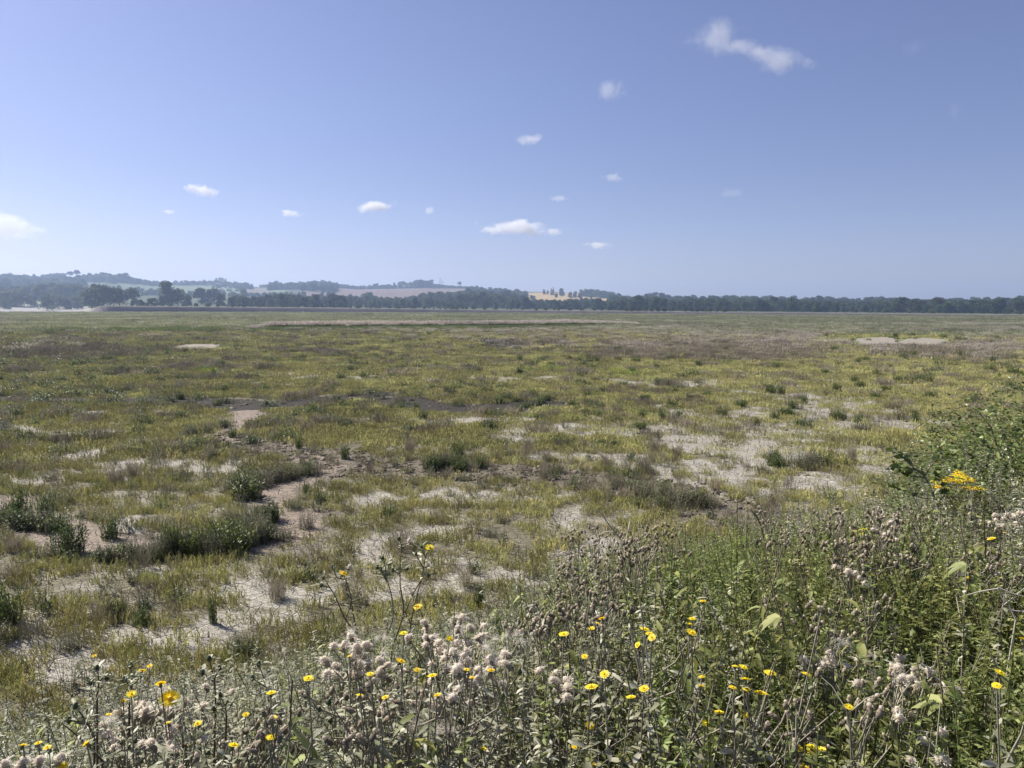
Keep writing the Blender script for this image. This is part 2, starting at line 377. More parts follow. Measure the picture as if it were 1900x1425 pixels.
def ground_mat():
    m, nt, b = nodes_mat('mud_and_turf'); N, Lk = nt.nodes, nt.links
    at_ = N.new('ShaderNodeAttribute'); at_.attribute_name = 'col'
    geo = N.new('ShaderNodeNewGeometry')
    warp = N.new('ShaderNodeTexNoise'); warp.inputs['Scale'].default_value = 1.3; warp.inputs['Detail'].default_value = 4; Lk.new(geo.outputs['Position'], warp.inputs['Vector'])
    mxv = N.new('ShaderNodeMix'); mxv.data_type = 'VECTOR'; mxv.inputs[0].default_value = .18
    Lk.new(geo.outputs['Position'], mxv.inputs[4]); Lk.new(warp.outputs['Color'], mxv.inputs[5])
    vs = []
    for sc in (4.5, 13.0):
        v = N.new('ShaderNodeTexVoronoi'); v.feature = 'DISTANCE_TO_EDGE'; v.inputs['Scale'].default_value = sc; v.inputs['Randomness'].default_value = 1.0
        Lk.new(mxv.outputs[1], v.inputs['Vector'])
        r = N.new('ShaderNodeMapRange'); r.inputs[1].default_value = 0.0; r.inputs[2].default_value = .055; r.inputs[3].default_value = 0; r.inputs[4].default_value = 1; r.clamp = True
        Lk.new(v.outputs['Distance'], r.inputs[0]); vs.append(r)
    mul = N.new('ShaderNodeMath'); mul.operation = 'MULTIPLY'; Lk.new(vs[0].outputs[0], mul.inputs[0])
    half = N.new('ShaderNodeMapRange'); half.inputs[3].default_value = .55; half.inputs[4].default_value = 1; Lk.new(vs[1].outputs[0], half.inputs[0]); Lk.new(half.outputs[0], mul.inputs[1])
    nz = N.new('ShaderNodeTexNoise'); nz.inputs['Scale'].default_value = 9; nz.inputs['Detail'].default_value = 8; nz.inputs['Roughness'].default_value = .7; Lk.new(geo.outputs['Position'], nz.inputs['Vector'])
    add = N.new('ShaderNodeMath'); add.operation = 'MULTIPLY_ADD'; Lk.new(nz.outputs[0], add.inputs[0]); add.inputs[1].default_value = 1.1; Lk.new(mul.outputs[0], add.inputs[2])
    bp = N.new('ShaderNodeBump'); bp.inputs['Strength'].default_value = 1.0; bp.inputs['Distance'].default_value = .03; Lk.new(add.outputs[0], bp.inputs['Height']); Lk.new(bp.outputs[0], b.inputs['Normal'])
    mr = N.new('ShaderNodeMapRange'); mr.inputs[1].default_value = .3; mr.inputs[2].default_value = .7; mr.inputs[3].default_value = .72; mr.inputs[4].default_value = 1.2; Lk.new(nz.outputs[0], mr.inputs[0])
    hs = N.new('ShaderNodeHueSaturation'); Lk.new(at_.outputs['Color'], hs.inputs['Color']); Lk.new(mr.outputs[0], hs.inputs['Value'])
    Lk.new(hs.outputs[0], b.inputs['Base Color']); b.inputs['Roughness'].default_value = .85; b.inputs['Specular IOR Level'].default_value = .25
    return m
M_GROUND = ground_mat()
def attr_mat(name, rough=.9, var=.25, scale=.1):
    m, nt, b = nodes_mat(name); N, Lk = nt.nodes, nt.links
    at_ = N.new('ShaderNodeAttribute'); at_.attribute_name = 'col'; geo = N.new('ShaderNodeNewGeometry')
    nz = N.new('ShaderNodeTexNoise'); nz.inputs['Scale'].default_value = scale; nz.inputs['Detail'].default_value = 6; Lk.new(geo.outputs['Position'], nz.inputs['Vector'])
    mr = N.new('ShaderNodeMapRange'); mr.inputs[1].default_value = .3; mr.inputs[2].default_value = .7; mr.inputs[3].default_value = 1 - var; mr.inputs[4].default_value = 1 + var; Lk.new(nz.outputs[0], mr.inputs[0])
    hs = N.new('ShaderNodeHueSaturation'); Lk.new(at_.outputs['Color'], hs.inputs['Color']); Lk.new(mr.outputs[0], hs.inputs['Value'])
    Lk.new(hs.outputs[0], b.inputs['Base Color']); b.inputs['Roughness'].default_value = rough; b.inputs['Specular IOR Level'].default_value = .15
    return m
M_FAR = attr_mat('far_land')

AZF = np.radians(np.linspace(-50, 50, 800))
AZB = np.radians(np.linspace(50, 310, 90))
AZ_FULL = np.concatenate([AZF, AZB[1:]])
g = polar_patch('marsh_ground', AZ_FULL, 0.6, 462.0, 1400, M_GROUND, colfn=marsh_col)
tag(g, 'flat salt marsh of pale cracked mud under low plants', 'ground', kind='structure')
mbc = MB(); th = np.linspace(0, 2 * math.pi, 64, endpoint=False)
zc = Z(.6 * np.sin(th), .6 * np.cos(th)); mbc.add(np.vstack([np.stack([.6 * np.sin(th), .6 * np.cos(th), zc], 1), [[0, 0, 2.5]]]), [[i, 64, (i + 1) % 64] for i in range(64)])
o = mbc.build('footpath', plain_mat('trodden_earth', (.12, .10, .07))); tag(o, 'trodden earth on the crest of the sea wall', 'path', kind='structure')

def rout_river(az):
    px = CX + FPX * np.tan(np.clip(az, -1.2, 1.2)); return 500 + 415 * sstep(195, 150, px)
def river_col(x, y):
    px = hill_px(x, y); r = np.hypot(x, y); n = len(x)
    c = C(.25, .235, .215)[None].repeat(n, 0)
    c = lerp(c, C(.075, .062, .070), sstep(160, 190, px))                 # shade on the steep far bank, painted into the mud colour
    c = c * (.8 + .4 * fbm(x / 6, y / 30, 71, 3))[:, None]
    c = lerp(c, C(.17, .19, .10), sstep(860, 890, r)); 
    return c
o = polar_patch('river_mud', AZF[::2], 462.0, rout_river(AZF[::2]), 120, M_FAR, geo=False, colfn=river_col)
tag(o, 'pale river mud and mud bank darkened for shade beyond the marsh', 'river', kind='structure')

def reg(px, r, p0, p1, r0, r1, s=6): return sstep(p0 - s, p0 + s, px) * sstep(p1 + s, p1 - s, px) * sstep(r0 - 12, r0 + 12, r) * sstep(r1 + 12, r1 - 12, r)
FIELDS = [  # px0,px1,r0,r1,colour
    (225, 330, 1250, 1900, (.095, .12, .055)), (300, 405, 1300, 1800, (.10, .13, .06)), (405, 462, 1250, 1560, (.12, .155, .07)), (395, 440, 1600, 1850, (.13, .165, .08)), (455, 505, 1350, 1880, (.14, .12, .09)), (505, 530, 1500, 1900, (.13, .165, .08)),
    (560, 880, 1300, 1900, (.145, .105, .085)), (955, 1150, 1080, 1720, (.32, .235, .105)), (1085, 1110, 900, 1060, (.22, .24, .14)), (1795, 1840, 950, 1100, (.34, .35, .22)),
    (740, 775, 900, 1150, (.22, .27, .12)), (80, 190, 915, 1000, (.22, .25, .12))]
def far_col(x, y):
    px = hill_px(x, y); r = np.hypot(x, y); n = len(x)
    pxj = px + (fbm(x / 60, y / 60, 73) - .5) * 12; rj = r + (fbm(x / 60, y / 60, 75) - .5) * 50
    c = lerp(C(.045, .06, .025)[None].repeat(n, 0), C(.07, .09, .04), fbm(x / 40, y / 40, 77))
    c = lerp(c, C(.17, .165, .12), sstep(560, 500, r) * sstep(170, 190, px))
    c = lerp(c, C(.20, .23, .11), sstep(1020, 960, r) * sstep(190, 160, px))
    for p0, p1, r0, r1, cc in FIELDS: c = lerp(c, C(*cc), reg(pxj, rj, p0, p1, r0, r1))
    return c
azb = np.radians(np.linspace(50, 310, 60))
o = polar_patch('hills', np.concatenate([AZF[::2], ]), rout_river(AZF[::2]), 3400.0, 260, M_FAR, colfn=far_col)
tag(o, 'low green hills with brown and golden fields beyond the river', 'hills', kind='structure')
o = polar_patch('land', azb, 462.0, 3400.0, 30, M_FAR, colfn=far_col); tag(o, 'flat land behind the sea wall', 'land', kind='structure')

# ================================================================== TREES
M_BARK = plant_mat('bark', [(0, (.07, .055, .04)), (1, (.13, .10, .075))], transl=0, rough=.9)
M_CROWN = plant_mat('tree_leaves', [(0, (.025, .042, .014)), (.55, (.052, .078, .026)), (1, (.10, .13, .05))], transl=.3, rough=.6, rand=.5, hue=.035)
M_CROWN_D = plant_mat('dark_needles', [(0, (.020, .035, .018)), (1, (.05, .07, .03))], transl=.15, rough=.6, rand=.2)
M_SCRUB = plant_mat('scrub_leaves', [(0, (.05, .065, .025)), (1, (.12, .13, .06))], transl=.25, rand=.35, hue=.03)
def sph(n):
    v = rng.normal(size=(n, 3)); return nrm(v)
def crown_mesh(name, lobes, mat, per=170, leaf=.55, up=.0):
    mb = MB()
    for c, r in lobes:
        d = sph(per); d[:, 2] = np.where(d[:, 2] < -.5, -d[:, 2] * .4, d[:, 2])
        rad = np.where(rng.random(per) < .75, rng.uniform(.82, 1.08, per), rng.uniform(.3, .8, per))
        P = np.array(c) + d * np.array(r) * rad[:, None]
        D = nrm(d + rng.normal(0, .7, d.shape) + np.array([0, 0, up])); L = rng.uniform(.6, 1.3, per) * leaf
        leaves(mb, P, D, L, L * .75, np.clip(rng.normal(.5, .22, per) + .25 * d[:, 2] * 0, 0, 1), prof=((0, .4), (.5, 1), (1, .35)), droop=.2, N=nrm(rng.normal(size=(per, 3))))
    return mb.mesh(name, mat)
def trunk_mesh(name, h, r, limbs=6, spread=3.0, top=.85):
    mb = MB(); k = 6; zz = np.linspace(0, h * top, k)
    sp = np.stack([np.cumsum(rng.normal(0, .06 * h / 10, k)), np.cumsum(rng.normal(0, .06 * h / 10, k)), zz], 1)
    tubes(mb, sp, np.linspace(r, r * .25, k), 6)
    for i in range(limbs):
        t = rng.uniform(.3, .85); b = np.array([np.interp(t * h * top, zz, sp[:, j]) for j in range(3)]); a = rng.uniform(0, 6.28); e = rng.uniform(.5, 1) * spread
        m = b + np.array([math.cos(a) * e * .5, math.sin(a) * e * .5, e * .35]); q = b + np.array([math.cos(a) * e, math.sin(a) * e, e * .85])
        tubes(mb, np.array([b, m, q]), np.array([r * .35, r * .22, r * .08]), 4)
    return mb.mesh(name, M_BARK)
def lobes_round(h, w, n, low=.25, flat=.8):
    out = [((0, 0, h * .55), (w * .36, w * .36, h * .34))]
    for i in range(n):
        a = rng.uniform(0, 6.28); q = math.sqrt(rng.random()) * w * .34; zt = rng.uniform(low, .86)
        rr = w * rng.uniform(.13, .24) * (1.15 - .4 * zt)
        out.append(((math.cos(a) * q * (1.25 - zt * .7), math.sin(a) * q * (1.25 - zt * .7), h * zt), (rr, rr, rr * flat)))
    return out
def lobes_column(h, w, n):
    return [((rng.normal(0, w * .06), rng.normal(0, w * .06), h * (.12 + .84 * i / n)), (w * .5 * math.sin(math.pi * (.12 + .8 * i / n)) ** .6,) * 2 + (h * .11,)) for i in range(n)]
def lobes_cone(h, w, n):
    return [((rng.normal(0, w * .03), rng.normal(0, w * .03), h * (.10 + .88 * i / n)), (w * .5 * (1 - i / n) + .25,) * 2 + (h * .07,)) for i in range(n)]
def lobes_umbrella(h, w, n):
    out = []
    for i in range(n):
        a = rng.uniform(0, 6.28); q = math.sqrt(rng.random()) * w * .38
        out.append(((math.cos(a) * q, math.sin(a) * q, h * (.86 - .14 * (q / (w * .38)) ** 2 + rng.normal(0, .03))), (w * .18, w * .18, h * .11)))
    return out
PROTO = {}                                        # kind -> list of (crown mesh, trunk mesh); every one 10 m high
for i in range(5): PROTO.setdefault('broadleaf_tree', []).append((crown_mesh('crown', lobes_round(10, rng.uniform(8.5, 12), 18, low=.10), M_CROWN), trunk_mesh('trunk', 10, .32)))
for i in range(3): PROTO.setdefault('tall_tree', []).append((crown_mesh('crown', lobes_round(10, rng.uniform(5.5, 7.5), 15, low=.10, flat=1.1), M_CROWN), trunk_mesh('trunk', 10, .25, spread=2)))
for i in range(2): PROTO.setdefault('poplar_tree', []).append((crown_mesh('crown', lobes_column(10, 2.2, 8), M_CROWN, per=110, leaf=.4, up=.8), trunk_mesh('trunk', 10, .16, 4, .6)))
PROTO['conifer_tree'] = [(crown_mesh('crown', lobes_cone(10, 3.4, 9), M_CROWN_D, per=110, leaf=.45), trunk_mesh('trunk', 10, .2, 4, .5))]
PROTO['pine_tree'] = [(crown_mesh('crown', lobes_umbrella(10, 5.2, 10), M_CROWN_D, per=120, leaf=.5), trunk_mesh('trunk', 10, .22, 8, 2.6, top=.9)) for _ in range(2)]
for i in range(3): PROTO.setdefault('bush', []).append((crown_mesh('crown', lobes_round(10, rng.uniform(13, 18), 14, low=.08, flat=.9), M_SCRUB, leaf=.8), trunk_mesh('trunk', 10, .2, 5, 2.5, top=.5)))
TREES = []
def polar(px, r):
    az = az_px(px); return r * math.sin(az), r * math.cos(az)
def tree(kind, px, r, top=None, h=None, wide=1.0, label=None, cat=None, group=None):
    x, y = polar(px, r); z0 = float(Z(np.array([x]), np.array([y]))[0])
    if h is None:
        h = max(1.0, CAM[2] + (hzn(px) - top) * math.hypot(x, y) / FPX - z0)
    crown, trunk = random.choice(PROTO[kind])
    t = empty(kind, (x, y, z0 - .05), random.uniform(0, 6.28)); s = h / 10.0
    t.scale = (s * wide, s * wide, s)
    tag(t, label, cat or 'tree', group)
    link('trunk', trunk, t); link('crown', crown, t); TREES.append(t); return t

# single trees and bushes one can point to: (kind, px, distance, top y, width factor, label)
SINGLES = [
    ('pine_tree', 133, 1750, 510.5, 1.15, 'umbrella crowned pine on the left ridge, the lower of the pair'),
    ('pine_tree', 145, 1740, 508, 1.0, 'taller umbrella crowned pine of the pair on the left ridge'),
    ('tall_tree', 227, 1700, 511, 1.5, 'round topped tree at the left of the high double clump on the left ridge'),
    ('tall_tree', 236, 1700, 509.5, 1.3, 'highest round topped tree of the double clump on the left ridge'),
    ('broadleaf_tree', 218, 1690, 519, 1.0, 'lower spreading tree on the left flank of the double clump'),
    ('broadleaf_tree', 246, 1690, 519, 1.0, 'lower spreading tree on the right flank of the double clump'),
    ('tall_tree', 201, 1720, 513, 1.4, 'tall tree at the right end of the ridge wood before the double clump'),
    ('broadleaf_tree', 171, 660, 530, 1.0, 'big dark tree at the left end of the pair above the dark river bank'),
    ('broadleaf_tree', 184, 670, 529, .9, 'big dark tree next to the left end of the clump above the river bank'),
    ('broadleaf_tree', 205, 650, 530, 1.1, 'largest dark round tree in the clump above the left end of the river bank'),
    ('broadleaf_tree', 222, 655, 537, 1.0, 'dark tree sloping down the right side of the big left clump'),
    ('broadleaf_tree', 87, 760, 546, .8, 'small dark round tree alone in front of the left wood'),
    ('bush', 10, 800, 552, .5, 'small round bush at the far left edge above the pale mud'),
    ('bush', 108, 800, 549, .8, 'dark round bush left of the big left clump'),
    ('bush', 125, 800, 551, .8, 'round bush between the small dark bush and the big left clump'),
    ('bush', 143, 800, 551, .8, 'last low bush before the big left clump'),
    ('tall_tree', 248, 700, 532, 1.2, 'slim dark tree just right of the big left clump'),
    ('bush', 262, 560, 555, .9, 'low dark thicket on the bank, left half'),
    ('bush', 281, 560, 553.5, .9, 'low dark thicket on the bank, right half'),
    ('broadleaf_tree', 312, 690, 523, .95, 'tallest dark tree with a heavy crown above the river bank'),
    ('broadleaf_tree', 330, 690, 535, .9, 'dark tree leaning against the tallest heavy crowned tree'),
    ('broadleaf_tree', 348, 680, 543, .9, 'dark tree at the right foot of the tallest heavy crowned tree'),
    ('broadleaf_tree', 301, 660, 548, .9, 'lower dark tree at the left foot of the tallest heavy crowned tree'),
    ('tall_tree', 374, 820, 532, 1.4, 'dark round tree in a green field, left of a pair'),
    ('tall_tree', 393, 820, 533.5, 1.5, 'dark round tree in a green field, right of a pair'),
    ('broadleaf_tree', 411, 680, 542, .8, 'dark round tree standing in front of the field pair'),
    ('bush', 428, 690, 550, .6, 'small bush at the right foot of the tree in front of the field pair'),
    ('broadleaf_tree', 452, 1150, 533, .9, 'pale hazy tree on the green slope at the edge of the brown field'),
    ('poplar_tree', 403, 1850, 518, 1.5, 'leftmost poplar of the tight row on the ridge'),
    ('poplar_tree', 409, 1850, 517, 1.5, 'second poplar of the tight row on the ridge'),
    ('poplar_tree', 414, 1850, 517.5, 1.5, 'third poplar of the tight row on the ridge'),
    ('poplar_tree', 420, 1850, 519, 1.5, 'rightmost poplar of the tight row on the ridge'),
    ('tall_tree', 381, 1850, 520, 1.0, 'single taller tree left of the poplar row'),
    ('broadleaf_tree', 468, 1900, 531, .6, 'first of two small round trees on the bare ridge'),
    ('broadleaf_tree', 476, 1900, 532, .6, 'second of two small round trees on the bare ridge'),
    ('conifer_tree', 732, 1900, 523.5, 1.6, 'pointed conifer on the middle ridge beside the pale tower'),
    ('pine_tree', 853, 1800, 521.5, .9, 'umbrella crowned tree rising above the middle ridge'),
    ('bush', 836, 500, 563, .35, 'dark rounded tree on the river bank, alone before the wood'),
    ('bush', 840, 502, 567, .45, 'low dark bush at the foot of the lone bank tree'),
    ('conifer_tree', 735, 520, 567, 1.0, 'small dark pointed tree on the far bank'),
    ('broadleaf_tree', 1009, 1600, 534.5, .7, 'small round tree left of the twin spires on the golden field'),
    ('broadleaf_tree', 1016, 1600, 536.5, .6, 'smallest round tree left of the twin spires'),
    ('broadleaf_tree', 1041, 1500, 533.5, .9, 'large round tree right of the twin spires'),
    ('tall_tree', 1032, 1350, 541, .9, 'tall dark tree standing in the golden field'),
    ('broadleaf_tree', 1058, 1380, 539, .8, 'first of three dark trees in a row on the golden field'),
    ('broadleaf_tree', 1067, 1380, 539, .8, 'second of three dark trees in a row on the golden field'),
    ('broadleaf_tree', 1076, 1380, 539.5, .8, 'third of three dark trees in a row on the golden field'),
    ('bush', 1097, 1350, 548, .5, 'small bush alone on the golden field'),
    ('broadleaf_tree', 988, 1150, 546, 1.1, 'broad tree at the lower edge of the golden field'),
    ('broadleaf_tree', 1096, 1500, 538, .9, 'round tree behind the right end of the golden field'),
    ('broadleaf_tree', 1110, 1500, 538.5, .9, 'second round tree behind the right end of the golden field'),
    ('poplar_tree', 1396, 1000, 549, 1.0, 'slim poplar tip poking out of the right wood, left of the pair'),
    ('poplar_tree', 1404, 1000, 549, 1.0, 'slim poplar tip poking out of the right wood, right of the pair'),
    ('poplar_tree', 1468, 1000, 548.5, 1.0, 'first poplar of three above the right wood'),
    ('poplar_tree', 1472, 1000, 547.5, 1.0, 'tallest poplar of three above the right wood'),
    ('poplar_tree', 1476, 1000, 548.5, 1.0, 'last poplar of three above the right wood'),
    ('poplar_tree', 1463, 1000, 551, .9, 'short poplar tip left of the three poplars'),
    ('pine_tree', 1738, 780, 556.5, .8, 'flat crowned pine rising above the right wood'),
    ('tall_tree', 1816, 760, 559, 1.0, 'round tree in front of the pale house in the right wood'),
]
for k, px, r, top, w, lab in SINGLES: tree(k, px, r, top=top, wide=w, label=lab, cat='bush' if k == 'bush' else 'tree')

def belt(kinds, tops, r0, r1, step, rows, label, group, jit=1.5, wide=1.0, cat='tree', lo=.8):
    """a wood edge: trees in rows, the crowns' tops following the photographed outline"""
    p0, p1 = tops[0][0], tops[-1][0]; n = 0
    for k in range(rows):
        r = r0 + (r1 - r0) * (k / max(1, rows - 1)); px = p0 + random.uniform(0, step)
        while px < p1:
            top = interp(px, tops) + abs(random.gauss(0, jit)) + (rows - 1 - k) * lo + (0 if random.random() > .15 else -jit * .6)
            tree(random.choice(kinds), px, r * random.uniform(.985, 1.015), top=top, wide=wide * random.uniform(.85, 1.2), label=label, cat=cat, group=group)
            px += step * random.uniform(.7, 1.35); n += 1
    return n
B, T_ = 'broadleaf_tree', 'tall_tree'
belt([B], [(430, 553), (455, 550), (490, 545), (520, 543), (550, 544), (580, 549), (600, 555), (640, 562)], 700, 740, 13, 2, 'dark broadleaf tree in the wood edge left of the brown field', 'trees of the left bank wood')
belt([B, T_], [(622, 549), (650, 545), (665, 549), (690, 546), (720, 550), (750, 548), (765, 552), (790, 547), (812, 553), (830, 551)], 820, 880, 13, 2, 'blue green tree in the belt below the brown field', 'trees below the brown field', jit=2)
belt([B, T_], [(832, 547), (850, 541), (880, 537), (930, 543), (960, 549), (1000, 553), (1060, 556), (1100, 556), (1140, 556)], 820, 960, 13, 2, 'round crowned tree in the wood below the golden field', 'trees below the golden field')
belt([B, T_], [(872, 529), (884, 526), (900, 531), (930, 531), (950, 536), (968, 539)], 1500, 1600, 11, 2, 'tree in the high wood left of the golden field', 'trees in the high middle wood')
belt([B, B, T_, T_, 'conifer_tree'], [(1140, 550), (1180, 546), (1215, 548), (1260, 553), (1310, 550), (1360, 549), (1400, 552), (1500, 555), (1560, 555), (1640, 558), (1700, 559), (1800, 560), (1900, 561), (1960, 562)], 780, 900, 14, 2, 'round crowned tree in the skyline of the right wood', 'trees in the skyline of the right wood', jit=2.2, wide=1.1)
belt([B, 'bush'], [(1140, 566), (1250, 566), (1400, 567), (1500, 569), (1700, 571), (1960, 572)], 590, 660, 22, 2, 'low tree at the foot of the right wood', 'low trees at the foot of the right wood', jit=2, wide=.9)
belt([B], [(1158, 568), (1180, 566), (1205, 567), (1228, 568), (1245, 573)], 505, 510, 11, 1, 'dark green tree of the nearer dense clump, left one of the two clumps', 'trees of the left dense clump on the bank', jit=.5, wide=1.2)
belt([B], [(1262, 573), (1285, 569), (1310, 570), (1335, 569), (1352, 574)], 505, 510, 10, 1, 'dark green tree of the nearer dense clump, right one of the two clumps', 'trees of the right dense clump on the bank', jit=.5, wide=1.2)
belt(['bush'], [(240, 559), (420, 561), (560, 563), (760, 566), (1130, 569)], 530, 590, 22, 2, 'low grey green bush on the far river bank', 'bushes on the far river bank', jit=1.5, cat='bush', wide=.8)
belt([B], [(-60, 534), (40, 535), (75, 529), (110, 527), (150, 528), (158, 534)], 1000, 1150, 14, 2, 'hazy tree in the left hand valley wood', 'trees in the left valley wood')
belt([B, 'bush'], [(-60, 545), (30, 543), (60, 548), (100, 552)], 850, 880, 18, 1, 'tree at the front of the left valley wood', 'front trees of the left valley wood')
N_TREES = len(TREES)

# ------------------------------------------------------------------ instancing for what nobody could count
protos_col = {}
def proto_collection(name, meshes):
    c = bpy.data.collections.new(name)
    for i, me in enumerate(meshes): c.objects.link(bpy.data.objects.new('%s_%02d' % (name, i), me))
    return c
def scatter(name, coll, pos, rot, scl, idx, label, cat):
    me = bpy.data.meshes.new(name); n = len(pos)
    me.vertices.add(n); me.vertices.foreach_set('co', np.asarray(pos, np.float32).ravel())
    a = me.attributes.new('rot', 'FLOAT_VECTOR', 'POINT'); a.data.foreach_set('vector', np.asarray(rot, np.float32).ravel())
    a = me.attributes.new('scl', 'FLOAT_VECTOR', 'POINT'); a.data.foreach_set('vector', np.asarray(scl, np.float32).ravel())
    a = me.attributes.new('pick', 'INT', 'POINT'); a.data.foreach_set('value', np.asarray(idx, np.int32))
    o = link(name, me); ng = bpy.data.node_groups.new(name, 'GeometryNodeTree')
    ng.interface.new_socket('Geometry', in_out='INPUT', socket_type='NodeSocketGeometry'); ng.interface.new_socket('Geometry', in_out='OUTPUT', socket_type='NodeSocketGeometry')
    N, Lk = ng.nodes, ng.links
    gi = N.new('NodeGroupInput'); go = N.new('NodeGroupOutput'); ip = N.new('GeometryNodeInstanceOnPoints'); ci = N.new('GeometryNodeCollectionInfo')
    ci.inputs['Collection'].default_value = coll; ci.inputs['Separate Children'].default_value = True; ci.inputs['Reset Children'].default_value = True
    Lk.new(gi.outputs[0], ip.inputs['Points']); Lk.new(ci.outputs[0], ip.inputs['Instance']); ip.inputs['Pick Instance'].default_value = True
    for nm, ty, sk in (('rot', 'FLOAT_VECTOR', 'Rotation'), ('scl', 'FLOAT_VECTOR', 'Scale'), ('pick', 'INT', 'Instance Index')):
        na = N.new('GeometryNodeInputNamedAttribute'); na.data_type = ty; na.inputs['Name'].default_value = nm; Lk.new(na.outputs[0], ip.inputs[sk])
    Lk.new(ip.outputs[0], go.inputs[0])
    md = o.modifiers.new('scatter', 'NODES'); md.node_group = ng
    return tag(o, label, cat, kind='stuff')
def zrot(n, tilt=.08): return np.stack([rng.normal(0, tilt, n), rng.normal(0, tilt, n), rng.uniform(0, 6.283, n)], 1)

# far woodland on the ridges: crowns that read as one mass
wood_c = proto_collection('wood_crown', [p[0] for p in PROTO['broadleaf_tree'] + PROTO['tall_tree']])
WOODS = [  # px0,px1,r0,r1,spacing m, h
    (-120, 128, 1600, 1950, 13, 12), (155, 215, 1650, 1850, 11, 12), (212, 250, 1690, 1800, 9, 10), (250, 300, 1700, 1900, 11, 9), (300, 460, 1880, 1990, 10, 9), (395, 470, 1700, 1900, 12, 9), (500, 625, 1620, 1990, 12, 12),
    (560, 625, 1500, 1620, 11, 13), (600, 880, 1925, 2010, 8, 8), (690, 700, 1925, 1990, 9, 12), (740, 800, 1930, 2010, 9, 15), (860, 975, 1050, 1500, 12, 12), (830, 880, 950, 1250, 11, 11), (960, 1130, 900, 1000, 12, 7),
    (1078, 1140, 1480, 1750, 11, 11), (1130, 1960, 900, 1250, 12, 11), (-120, 160, 1150, 1600, 15, 12), (1960, 2450, 640, 1100, 13, 10), (-500, -120, 950, 1950, 17, 12), (640, 690, 905, 1050, 11, 10), (780, 835, 900, 1100, 11, 11), (200, 300, 1150, 1300, 18, 8), (300, 450, 1180, 1230, 14, 8),
    (400, 450, 1570, 1590, 7, 5), (462, 560, 1290, 1310, 7, 7), (560, 880, 1905, 1915, 5, 5), (1130, 1960, 640, 790, 10, 9), (620, 1130, 720, 800, 11, 8), (430, 640, 640, 700, 11, 9), (240, 620, 1240, 1300, 14, 8), (-120, 165, 930, 1150, 12, 12), (560, 860, 880, 1100, 15, 7), (850, 960, 880, 1180, 12, 12)]
PP, HH = [], []
for p0, p1, r0, r1, sp, h in WOODS:
    area = (az_px(p1) - az_px(p0)) * (r1 * r1 - r0 * r0) / 2; n = int(area / sp ** 2) + 1
    a = az_px(p0) + (az_px(p1) - az_px(p0)) * rng.random(n); r = np.sqrt(r0 ** 2 + (r1 ** 2 - r0 ** 2) * rng.random(n))
    x, y = r * np.sin(a), r * np.cos(a); PP.append(np.stack([x, y, Z(x, y) - .3], 1)); HH.append(h * rng.uniform(.6, 1.2, n) * (.55 + .9 * fbm(x / 45, y / 45, 91, 2)))
PP = np.concatenate(PP); HH = np.concatenate(HH) / 10
print('woodland crowns', len(PP), 'trees', N_TREES)
scatter('woodland', wood_c, PP, zrot(len(PP), .03), np.stack([HH, HH, HH], 1), rng.integers(0, 8, len(PP)), 'hazy woodland covering the far ridges and slopes', 'woodland')

# hedges and buildings on the hills
M_WALLP = plain_mat('pale_render', (.62, .58, .50)); M_ROOFT = plain_mat('brown_tiles', (.22, .13, .10)); M_GLASS = plain_mat('window_dark', (.04, .045, .05), rough=.2)
def house(px, r, w, d, h, roofh, label, rz=None, wallm=None):
    x, y = polar(px, r); z0 = float(Z(np.array([x]), np.array([y]))[0]) - .4
    t = empty('house', (x, y, z0), -az_px(px) + (rz or 0)); tag(t, label, 'house')
    wb = MB(); X, Y = w / 2, d / 2
    wb.add([(-X, -Y, 0), (X, -Y, 0), (X, Y, 0), (-X, Y, 0), (-X, -Y, h), (X, -Y, h), (X, Y, h), (-X, Y, h)], [(0, 1, 5, 4), (1, 2, 6, 5), (2, 3, 7, 6), (3, 0, 4, 7)])
    wb.add([(-X, -Y, h), (-X, Y, h), (-X, 0, h + roofh * .97), (X, -Y, h), (X, Y, h), (X, 0, h + roofh * .97)], [(0, 2, 1), (3, 4, 5)])
    wb.build('wall', wallm or M_WALLP, t)
    rb = MB(); e = .4
    for s in (-1, 1):
        rb.add([(-X - e, s * (Y + e), h - .25), (X + e, s * (Y + e), h - .25), (X + e, 0, h + roofh), (-X - e, 0, h + roofh), (-X - e, s * (Y + e), h - .05), (X + e, s * (Y + e), h - .05), (X + e, 0, h + roofh + .2), (-X - e, 0, h + roofh + .2)],
               [(4, 5, 6, 7), (0, 1, 5, 4), (1, 2, 6, 5), (3, 0, 4, 7), (0, 3, 2, 1)])
    ro = rb.build('roof', M_ROOFT, t)
    cb = MB(); cb.add([(X * .6 + a, b, c) for c in (h, h + roofh + 1.4) for a, b in ((-.4, -.4), (.4, -.4), (.4, .4), (-.4, .4))], [(0, 1, 5, 4), (1, 2, 6, 5), (2, 3, 7, 6), (3, 0, 4, 7), (4, 5, 6, 7)]); cb.build('chimney', M_ROOFT, ro)
    n = max(2, int(w / 3.2))
    for fl in range(2 if h > 4.5 else 1):
        for i in range(n):
            cx = -X + w * (i + .5) / n; zz = 1.2 + fl * 2.7; b = MB()
            b.add([(cx - .55, -Y - .03, zz), (cx + .55, -Y - .03, zz), (cx + .55, -Y - .03, zz + 1.2), (cx - .55, -Y - .03, zz + 1.2)], [(0, 1, 2, 3)]); b.build('window', M_GLASS, t)
    return t
house(409, 1780, 13, 7, 5, 2.5, 'pale house in front of the poplar row on the ridge')
house(491, 1920, 22, 8, 4.5, 3, 'long low farm house on the bare part of the ridge')
house(387, 1850, 10, 7, 5, 2.5, 'small pale house left of the poplar row on the ridge')
house(758, 1915, 26, 8, 5, 3, 'long pale building below the trees of the middle ridge')
house(1815, 790, 11, 7, 5, 2.5, 'pale house showing through the right wood')
